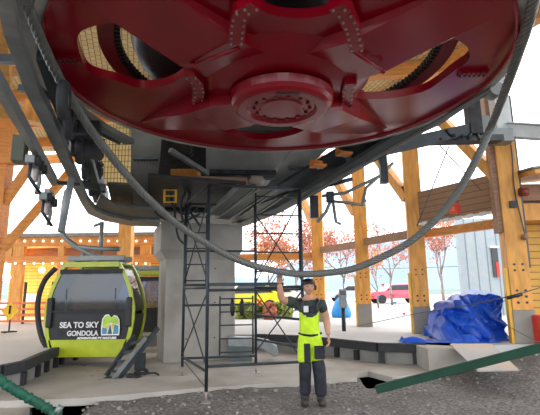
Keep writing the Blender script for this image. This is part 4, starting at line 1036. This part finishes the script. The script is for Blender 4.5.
# green sling (left)
gpts = catmull([PY(-12, 372, 4.9), PY(4, 383, 5.0), PY(20, 393, 5.1), PY(36, 402, 5.2), PY(50, 410, 5.25), PY(58, 415, 5.2)], 10)
gsl = thing('green_sling', gpts[20], 'bunched green lifting sling running down at the lower left corner', 'sling')
MB().tube(gpts, [.052+.006*sin(i*2.3)+.02*noise.noise(V((i*.45, 0, 0))) for i in range(len(gpts))], 12).build('sleeve', 'green', gsl)
MB().tube([PY(56, 413, 5.2), PY(61, 406, 5.2)], .035, 8).build('end_fitting', 'steel2', gsl)
# concrete beam in pit
m = MB(); m.box(EP[0].x, EP[1].y-.9, -.3, pit0.x, EP[1].y-.02, .03); o = m.build('trim_2', 'slab'); struct(o)

# ================================================================== THIN CABLES
def wire(pts, r, lab, name='steel_wire', mt='cable', cat='wire'):
    o = MB().tube([PY(*p) for p in pts], r, 6).build(name, mt); own(o); return tag(o, lab, cat)
wire([(449, 146, 8.3), (417, 226, 8.3)], .012, 'thin wire slanting down left from the rail to the boarded panel')
wire([(440, 146, 8.3), (482, 191, 9.2)], .012, 'thin wire slanting down right to the boarded panel')
wire([(545, 286, 7.5), (516, 295, 7.6), (470, 305, 7.8), (424, 312, 10.8), (357, 326, 13.0)], .010, 'long thin guy wire passing across the right timber post')
sl = MB().tube([PY(507, 298, 7.6), PY(522, 294, 7.55)], .03, 10).build('cable_sleeve', 'black'); own(sl); tag(sl, 'short black sleeve threaded on the guy wire at the right post', 'sleeve')
wire([(545, 345, 8.6), (524, 335, 8.7), (490, 316, 8.9), (505, 300, 9.0)], .008, 'loose thin wire hanging before the right post plinth')
# ================================================================== BACKGROUND
# chain link fence
cf_ = thing('wire_fence', PY(390, 330, 19), 'thin wire fence beyond the timber posts with little coloured flags', 'fence')
xs = [1.6, 3.9, 6.2, 8.5]
for x in xs: MB().tube([(x, 19, Z2), (x, 19, 2.4)], .03, 8).build('post', 'steel2', cf_)
m = MB(); m.tube([(xs[0], 19, 2.38), (xs[-1], 19, 2.5)], .02, 6)
m.build('top_rail', 'steel2', cf_)
for i, (x, y, mt) in enumerate(((381, 284, 'redp'), (391, 295, 'redp'), (402, 313, 'redp'), (393, 302, 'logoblue'), (371, 296, 'redp'), (371, 304, 'white'), (376, 296, 'logoblue'))):
    c = PY(x, y, 18.9); o = MB().extr([c, c+V((.16, 0, .02)), c+V((.09, 0, -.14))], (0, .01, 0)).build('pennant_flag', mt); own(o)
    tag(o, 'tiny pennant flag on the far wire fence', 'flag', 'pennant flags on the wire fence')
wire([(366, 292, 18.95), (415, 297, 18.95)], .012, 'thin string carrying pennant flags beyond the posts', 'flag_string')
# pale blue building
pb_ = thing('metal_clad_building', (8.4, 18.5, Z2), 'pale blue ribbed metal building between the tarp and right post', 'building')
xl = PY(463, 300, 18).x
MB().box(xl, 18, Z2, xl+5, 18.2, 4.4).build('wall', 'siding', pb_)
w0, w1 = PY(491, 248, 17.95), PY(500, 277, 17.95)
wf = MB().box(w0.x, 17.93, w1.z, w1.x, 17.99, w0.z).build('window', 'cardark', pb_)
MB().box(w0.x-.06, 17.90, w0.z, w1.x+.06, 18, w0.z+.08).build('frame', 'white', wf)
MB().box(w0.x+.12, 17.9, w1.z, w1.x-.03, 17.94, w1.z+.6).build('red_blind', 'redp', wf)
# trees
def tree(x, y, h, label, leaf, nleaf, spread, z0=Z2, name='autumn_tree', dens=1.0, group=None):
    t = thing(name, (x, y, z0), label, 'tree', group)
    m = MB(); tips = []
    def br(p, d, l, r, lv):
        e = p+d*l; mid = p+d*l*.5+V((random.uniform(-.05, .05)*l,)*3); m.tube([p, mid, e], [r, r*.8, r*.6], 5)
        tips.append((e, lv)); tips.append((mid, lv))
        if lv >= 4: return
        for k in range(3 if lv < 3 else 2):
            a = random.uniform(0, 2*pi); tl = random.uniform(.35, .85)*spread
            ax = d.orthogonal().normalized(); ax = Matrix.Rotation(a, 3, d) @ ax
            nd = (Matrix.Rotation(tl, 3, ax) @ d + V((0, 0, .12))).normalized(); br(e if k else mid.lerp(e, .6), nd, l*random.uniform(.62, .85), r*.6, lv+1)
    br(V((x, y, z0)), V((random.uniform(-.05, .05), 0, 1)).normalized(), h*.30, h*.016, 0)
    m.build('trunk', 'bark', t)
    m = MB(); tt = [q for q in tips if q[1] >= 2]
    for i in range(nleaf):
        p, lv = random.choice(tt); q = p+V([random.gauss(0, .30*h/8) for _ in range(3)]); n_ = V([random.gauss(0, 1) for _ in range(3)]).normalized(); a_ = n_.orthogonal().normalized(); b_ = n_.cross(a_); s_ = random.uniform(.05, .11)
        vs = [m.bm.verts.new(q+a_*s_), m.bm.verts.new(q+b_*s_*.6), m.bm.verts.new(q-a_*s_), m.bm.verts.new(q-b_*s_*.6)]; m._f(vs)
    m.build('foliage', leaf, t, recalc=False)
    return t
def txy(px, Y): return PY(px, 300, Y).x
tree(txy(296, 24), 24, 6.4, 'red leaved autumn tree behind the scaffold, left of the worker', 'pink', 3000, 1.0)
tree(txy(268, 27), 27, 5.0, 'small orange autumn tree behind the scaffold', 'leafo', 2200, 1.0)
tree(txy(345, 28), 28, 6.0, 'sparse pink autumn tree between the middle timber posts', 'pink', 900, 1.1)
tree(txy(392, 30), 30, 6.4, 'sparse red autumn tree left of the second right post', 'pink', 1100, 1.1)
tree(txy(444, 24), 24, 6.2, 'thin red autumn tree between the right posts above the tarp', 'pink', 1300, 0.9)
tree(txy(378, 26), 26, 3.8, 'low yellow green shrub tree between the right posts', 'leafo', 500, 0.9)
# shrubs / green hedge behind scaffold
def shrub(px, py0, Y, w, h, label, mt, n=900):
    c = PY(px, 310, Y); t = thing('flowering_shrub', (c.x, Y, Z2), label, 'shrub'); m = MB()
    for i in range(n):
        a, b = random.uniform(0, 2*pi), random.uniform(0, 1)
        q = V((c.x+cos(a)*w*sqrt(random.random())*sin(pi*(b*.5+.35)), Y+random.uniform(-.4, .4), Z2+b*h)); n_ = V([random.gauss(0, 1) for _ in range(3)]).normalized(); a_ = n_.orthogonal().normalized(); b_ = n_.cross(a_); s_ = random.uniform(.05, .10)
        m._f([m.bm.verts.new(q+a_*s_), m.bm.verts.new(q+b_*s_), m.bm.verts.new(q-a_*s_), m.bm.verts.new(q-b_*s_)])
    m.build('foliage', mt, t, recalc=False); m = MB()
    for k in range(5): m.tube([(c.x+random.uniform(-.2, .2)*w, Y, Z2), (c.x+random.uniform(-.6, .6)*w, Y, Z2+h*.7)], .015, 5)
    m.build('stems', 'bark', t)
shrub(246, 310, 18, .45, .6, 'yellow green shrub right of the concrete pier', 'leafg')
shrub(262, 310, 18.5, .4, .5, 'green shrub seen through the scaffold ladder', 'leafg')
shrub(270, 306, 17.5, .25, .6, 'orange red leaved shrub beside the worker’s elbow', 'pink', 600)
shrub(280, 312, 18, .5, .6, 'yellowish shrub just left of the worker’s bib', 'leafg', 700)
# cars
def car(px, Y, yaw, label, paint, L_=4.2, z0=Z2):
    c = PY(px, 300, Y); t = thing('parked_car', (c.x, Y, z0), label, 'car'); f = V((cos(yaw), sin(yaw), 0)); r = V((-f.y, f.x, 0)); o_ = V((c.x, Y, z0))
    prof = [(-.5, .35), (-.5, .75), (-.46, .85), (-.25, .92), (-.12, 1.38), (.25, 1.42), (.42, .98), (.5, .9), (.5, .35)]
    m = MB(); m.extr([o_+f*u*L_-r*.85+V((0, 0, v)) for u, v in prof], r*1.7); m.build('body', paint, t, bevel=.05)
    win = [(-.24, .95), (-.13, 1.32), (.23, 1.35), (.37, .98)]
    m = MB(); m.extr([o_+f*u*L_*.97-r*.87+V((0, 0, v)) for u, v in win], r*1.74); m.build('side_glass', 'cardark', t)
    for u in (-.31, .31):
        for s_ in (-1, 1):
            q = o_+f*u*L_+r*.78*s_+V((0, 0, .32)); MB().lathe(q, [(.0, -.1), (.32, -.1), (.34, 0), (.32, .1), (0, .1)], 20, axis=r).build('wheel', 'rubber', t)
car(246, 22, .15, 'bright yellow car parked beyond the scaffold', 'cary', 3.4)
car(263, 24, .1, 'white car parked behind the scaffold beside the yellow car', 'carw', 4)
car(497, 21, .4, 'white car behind the tarp, left of the big right post', 'carw', 4)
car(396, 34, .1, 'red car parked far beyond between the right posts', 'carr', 4.4)
car(352, 40, .05, 'blue grey car parked beyond the middle posts', 'carb', 4.4)
car(150, 26, .1, 'white car glimpsed between the gondola and the pier', 'carw', 4.2)
# bollard and blue cover
c = PY(344, 330, 12.2); bo = thing('card_reader_post', (c.x, 12.2, Z2), 'grey reader post standing between the worker and the timber posts', 'post')
MB().tube([(c.x, 12.2, Z2), (c.x, 12.2, Z2+.62)], .055, 12).build('pole', 'dsteel', bo); 
zt = PY(344, 289, 12.2).z; MB().box(c.x-.10, 12.12, Z2+.6, c.x+.10, 12.26, zt).build('reader_head', 'steel2', bo, bevel=.03)
MB().box(c.x-.07, 12.10, zt-.16, c.x+.07, 12.12, zt-.05).build('display', 'cardark', bo)
c = PY(341, 307, 18); m = MB(); m.tube([V((c.x, 18, PY(341, y, 18).z)) for y in (316, 312, 306, 300, 296)], [.36, .40, .34, .24, .08], 14)
o = m.build('blue_cover', 'bluebag'); own(o); tag(o, 'bright blue fabric cover behind the grey reader post', 'cover'); 
o.location.z = Z2
# hills
hl = MB(); n_ = 80; base = []; topv = []
for i in range(n_+1):
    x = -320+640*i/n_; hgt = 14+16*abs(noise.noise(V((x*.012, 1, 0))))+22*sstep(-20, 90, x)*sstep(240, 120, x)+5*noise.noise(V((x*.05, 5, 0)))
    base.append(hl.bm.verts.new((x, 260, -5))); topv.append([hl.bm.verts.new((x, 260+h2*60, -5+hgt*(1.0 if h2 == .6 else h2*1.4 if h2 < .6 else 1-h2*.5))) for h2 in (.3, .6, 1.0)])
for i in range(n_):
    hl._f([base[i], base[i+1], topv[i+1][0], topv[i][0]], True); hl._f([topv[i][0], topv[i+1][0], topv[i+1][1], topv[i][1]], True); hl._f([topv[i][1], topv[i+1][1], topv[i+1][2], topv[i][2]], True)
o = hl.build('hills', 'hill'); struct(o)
m = MB(); m.prism([(-400, 70), (400, 70), (400, 300), (-400, 300)], .2, .45); o = m.build('distant_ground', 'leafd'); struct(o)
# ================================================================== WORKER
# frame of reference: metres, worker facing the camera (-y)
wy = PZ(313, 403, .02).y - .05
def wp(x, y, dy=0.0): p = PY(x, y, wy); p.y += dy; return p
gz = .0
wk = thing('worker', (PY(313, 400, wy).x, wy, 0), 'person in hi-vis yellow bib trousers and dark cap, right arm raised to the hanging rope', 'person')
hipC, chest, neck, head = wp(310, 343), wp(309, 312), wp(308, 297.5), wp(308.5, 287)
shR, shL = wp(296.5, 303), wp(322, 303.5)
elR, haR = wp(281, 299.5, -.08), wp(279, 281, -.16)
elL, haL = wp(327, 321, .04), wp(328, 337, -.06)
knR, knL = wp(305, 369, -.06), wp(319, 369, -.05)
anR, anL = wp(305, 393, 0), wp(321, 394, -.02)
hR, hL = wp(305, 345), wp(315, 345)
bv = [(hipC, .13, .10), (wp(309.5, 328), .135, .10), (chest, .15, .11), (wp(308.5, 303), .12, .09), (neck, .055, .06), (wp(308.5, 293, -.02), .052, .06),
      (shR, .06, .065), (elR, .048, .05), (elR.lerp(haR, .35), .048, .048), (haR.lerp(elR, .12), .028, .03),
      (shL, .06, .065), (elL, .048, .05), (elL.lerp(haL, .35), .046, .046), (haL.lerp(elL, .1), .027, .03),
      (hR, .085, .09), (knR, .06, .065), (anR, .042, .045), (hL, .085, .09), (knL, .06, .065), (anL, .042, .045)]
be = [(0, 1), (1, 2), (2, 3), (3, 4), (4, 5), (3, 6), (6, 7), (7, 8), (8, 9), (3, 10), (10, 11), (11, 12), (12, 13), (0, 14), (14, 15), (15, 16), (0, 17), (17, 18), (18, 19)]
body = skin('body', bv, be, 'skin', None, 2)
# head mesh with face, joined into the body
def head_mesh(c, yaw=.0):
    m = MB(); n = 20; rows = []
    Hh = .118
    for i in range(n+1):
        t_ = pi*i/n; zz = cos(t_)*Hh; row = []
        for k in range(28):
            a = 2*pi*k/28; rx = .078; ry = .095
            if zz < -.03: rx *= 1-.30*((-zz-.03)/.09); ry *= 1-.18*((-zz-.03)/.09)
            x = sin(t_)*cos(a)*rx; y = sin(t_)*sin(a)*ry
            fr_ = max(0, -sin(a))**1  # front
            # eye sockets, nose, mouth, chin
            for ex in (-.031, .031):
                dd_ = ((x-ex)/.018)**2+((zz-.008)/.014)**2
                if fr_ > .3: y += .012*math.exp(-dd_)
            if fr_ > .5:
                y -= .024*math.exp(-(x/.012)**2)*math.exp(-((zz+.026)/.020)**2)*1.0
                y -= .008*math.exp(-(x/.010)**2)*math.exp(-((zz-.005)/.03)**2)
                y -= .007*math.exp(-(x/.024)**2)*math.exp(-((zz+.060)/.008)**2)
                y -= .010*math.exp(-(x/.03)**2)*math.exp(-((zz+.092)/.016)**2)
            p = Matrix.Rotation(yaw, 3, 'Z') @ V((x, y, zz)); row.append(m.bm.verts.new(c+p))
        rows.append(row)
    for i in range(n):
        for k in range(28): m._f([rows[i][k], rows[i][(k+1) % 28], rows[i+1][(k+1) % 28], rows[i+1][k]], True)
    for s_ in (-1, 1): m.ball(c+V((s_*.080, .005, -.005)), .026, 6, (.45, .8, 1.2))
    return m
hc = head+V((0, -.02, 0)); hm = head_mesh(hc, .15)
# hands: palm plus five fingers, curled
def hand(m, wrist, along, palmn, thumbdir, curl, s=1.0):
    """along: unit dir wrist->fingers, palmn: palm facing dir, thumbdir: side of the thumb"""
    a, p, t_ = along.normalized(), palmn.normalized(), thumbdir.normalized()
    pc = wrist+a*.05*s
    m.obox(pc, a*.048*s, t_*.038*s, p*.014*s)
    for k, (off, ln) in enumerate(((.029, .075), (.010, .083), (-.010, .078), (-.029, .062))):
        b0 = wrist+a*.092*s+t_*off*s; pts = [b0-a*.015]; d_ = a.copy(); ax_ = a.cross(p).normalized(); cur = b0
        for j, f in enumerate((.45, .32, .25)):
            d_ = Matrix.Rotation(curl*(.7 if j == 0 else 1), 3, ax_) @ d_; cur = cur+d_*ln*f*s*1.05; pts.append(cur)
        m.tube([pts[0], b0]+pts[1:], [.0095*s]*3+[.0085*s, .007*s], 8)
    b0 = wrist+a*.025*s+t_*.034*s; m.tube([b0, b0+(t_*.6+a*.6+p*.3).normalized()*.032*s, b0+(t_*.6+a*.6+p*.3).normalized()*.032*s+(a*.7+p*.7).normalized()*.034*s], [.013*s, .011*s, .008*s], 8)
    return m
hand(hm, haR.lerp(elR, .12), V((.05, -.25, 1)), V((0, -1, -.2)), V((1, 0, 0)), .95, 1.05)
hand(hm, haL.lerp(elL, .10), (haL-elL).normalized()+V((0, -.1, -.2)), V((-1, 0, 0)), V((0, -1, 0)), .45)
hm_o = hm.build('tmp', 'skin')
bmx = bmesh.new(); bmx.from_mesh(body.data); bmx.from_mesh(hm_o.data)
off = wpos(wk); bmesh.ops.translate(bmx, vec=-off, verts=bmx.verts)
bmx.to_mesh(body.data); bmx.free(); bpy.data.objects.remove(hm_o); body.parent = wk
for s_ in (-1, 1):
    q = hc+Matrix.Rotation(.15, 3, 'Z') @ V((s_*.031, -.083, .006)); MB().ball(q, .012, 5, (1, .6, .6)).build('eye', 'black', wk)
# beard / hair
MB().ball(hc+V((0, .025, .015)), .098, 8, (.88, .88, .95)).build('hair', 'hair', wk)
# cap with peak and ear defenders
m = MB(); m.lathe(hc+V((0, .01, .035)), [(.098, 0), (.100, .025), (.090, .055), (.066, .078), (.035, .090), (0, .094)], 28, smooth=True)
m.extr([hc+V((cos(a)*.075, -.07-abs(sin(a))*.06, .045)) for a in [pi+pi*k/12 for k in range(13)]], (0, 0, .01)); cp_ = m.build('cap', 'black', wk)
for s_ in (-1, 1): MB().ball(hc+V((s_*.098, .005, -.005)), .036, 7, (.6, .9, 1.15)).build('ear_defender', 'black', wk)
# shirt
sv = [(wp(309, 322), .155, .12), (chest+V((0, 0, 0)), .165, .125), (wp(308.5, 303), .14, .10), (neck+V((0, 0, -.03)), .07, .075), (shR, .078, .08), (shR.lerp(elR, .72), .072, .07), (shL, .078, .08), (shL.lerp(elL, .62), .07, .07)]
skin('shirt', sv, [(0, 1), (1, 2), (2, 3), (2, 4), (4, 5), (2, 6), (6, 7)], 'shirt', wk, 2)
# hi-vis trousers upper + bib
tv = [(wp(310, 340), .165, .13), (wp(309.5, 327), .158, .135), (wp(309, 314), .145, .142), (wp(309, 306), .125, .135), (hR, .115, .12), (hR.lerp(knR, .55), .10, .105), (hR.lerp(knR, .78), .10, .105), (hL, .115, .12), (hL.lerp(knL, .5), .10, .105), (hL.lerp(knL, .68), .10, .105)]
tr = skin('bib_trousers', tv, [(0, 1), (1, 2), (2, 3), (0, 4), (4, 5), (5, 6), (0, 7), (7, 8), (8, 9)], 'hivis', wk, 2); tr['label'] = 'bright yellow bib trousers'
lv = [(hR.lerp(knR, .45), .088, .09), (knR, .085, .09), (knR.lerp(anR, .5), .076, .08), (anR+V((0, 0, -.04)), .078, .082)]
o = skin('trouser_leg', lv, [(0, 1), (1, 2), (2, 3)], 'navy', wk, 2); o['label'] = 'dark lower trouser leg'
lv = [(hL.lerp(knL, .45), .088, .09), (knL, .085, .09), (knL.lerp(anL, .5), .076, .08), (anL+V((0, 0, -.04)), .078, .082)]
o = skin('trouser_leg', lv, [(0, 1), (1, 2), (2, 3)], 'navy', wk, 2); o['label'] = 'dark lower trouser leg'
for x, a, b in ((306.5, 343, 360), (318.5, 345, 357)):
    q = wp(x, (a+b)/2, -.115); ww = .045 if x < 310 else .075; m = MB(); m.obox(q+V((0, -.03, 0)), (ww, 0, 0), (0, .02, 0), (0, 0, (b-a)*.0075)); m.build('pocket', 'navy', wk, bevel=.01)
for x0_, x1_ in ((300.5, 303), (317, 314)):
    MB().tube(catmull([wp(x0_, 299, -.02), wp(x0_+.3, 301, -.13), wp((x0_+x1_)/2, 306, -.16), wp((x0_*.6+x1_*.4), 311, -.165)], 5), .026, 8).build('brace_strap', 'black', wk)
MB().obox(wp(312, 309, -.195), (.05, 0, 0), (0, .012, 0), (0, 0, .045)).build('chest_pocket', 'navy', wk, bevel=.006)
MB().obox(wp(305, 308.5, -.19), (.035, 0, 0), (0, .01, 0), (0, 0, .045)).build('reflective_patch', 'silver', wk, bevel=.006)
MB().tube([wp(x, y, dy) for x, y, dy in ((299, 333, -.02), (303, 334, -.13), (309.5, 334.5, -.16), (316, 334, -.13), (321, 333, -.02))], .016, 8).build('waist_belt', 'navy', wk)
# boots
for an, s_ in ((anR, -1), (anL, 1)):
    b = V((an.x, an.y, .0)); m = MB()
    m.tube([b+V((0, .03, an.z+.02)), b+V((0, .03, .09)), b+V((0, .01, .055))], [.065, .06, .055], 12)
    m.ball(b+V((s_*.01, -.06, .062)), .06, 8, (.85, 1.75, .80)); bt = m.build('boot', 'boot', wk)
    MB().ball(b+V((s_*.01, -.05, .026)), .062, 8, (.9, 1.9, .32)).build('sole', 'sole', bt)

# ================================================================== LIGHT
w_ = bpy.data.worlds.new('overcast_sky'); SC.world = w_; w_.use_nodes = True
N = w_.node_tree.nodes; L = w_.node_tree.links
bg = N['Background']
tc = N.new('ShaderNodeTexCoord'); sx = N.new('ShaderNodeSeparateXYZ'); rp = N.new('ShaderNodeValToRGB')
L.new(tc.outputs['Generated'], sx.inputs[0]); L.new(sx.outputs['Z'], rp.inputs[0])
rp.color_ramp.elements[0].color = (.86, .92, 1, 1); rp.color_ramp.elements[1].color = (1, 1, 1, 1); rp.color_ramp.elements[1].position = .4
L.new(rp.outputs[0], bg.inputs['Color']); bg.inputs['Strength'].default_value = 3.0
def lampo(name, loc, size, power, rot, col=(1, 1, 1)):
    ld = bpy.data.lights.new(name, 'AREA'); ld.shape = 'DISK'; ld.size = size; ld.energy = power; ld.color = col
    o = bpy.data.objects.new(name, ld); o.location = loc; o.rotation_euler = rot; COL.objects.link(o)
SC.view_settings.view_transform = 'Standard'; SC.view_settings.look = 'None'; SC.view_settings.gamma = 1.0; SC.view_settings.exposure = 0.15
SC.view_settings.use_curve_mapping = False
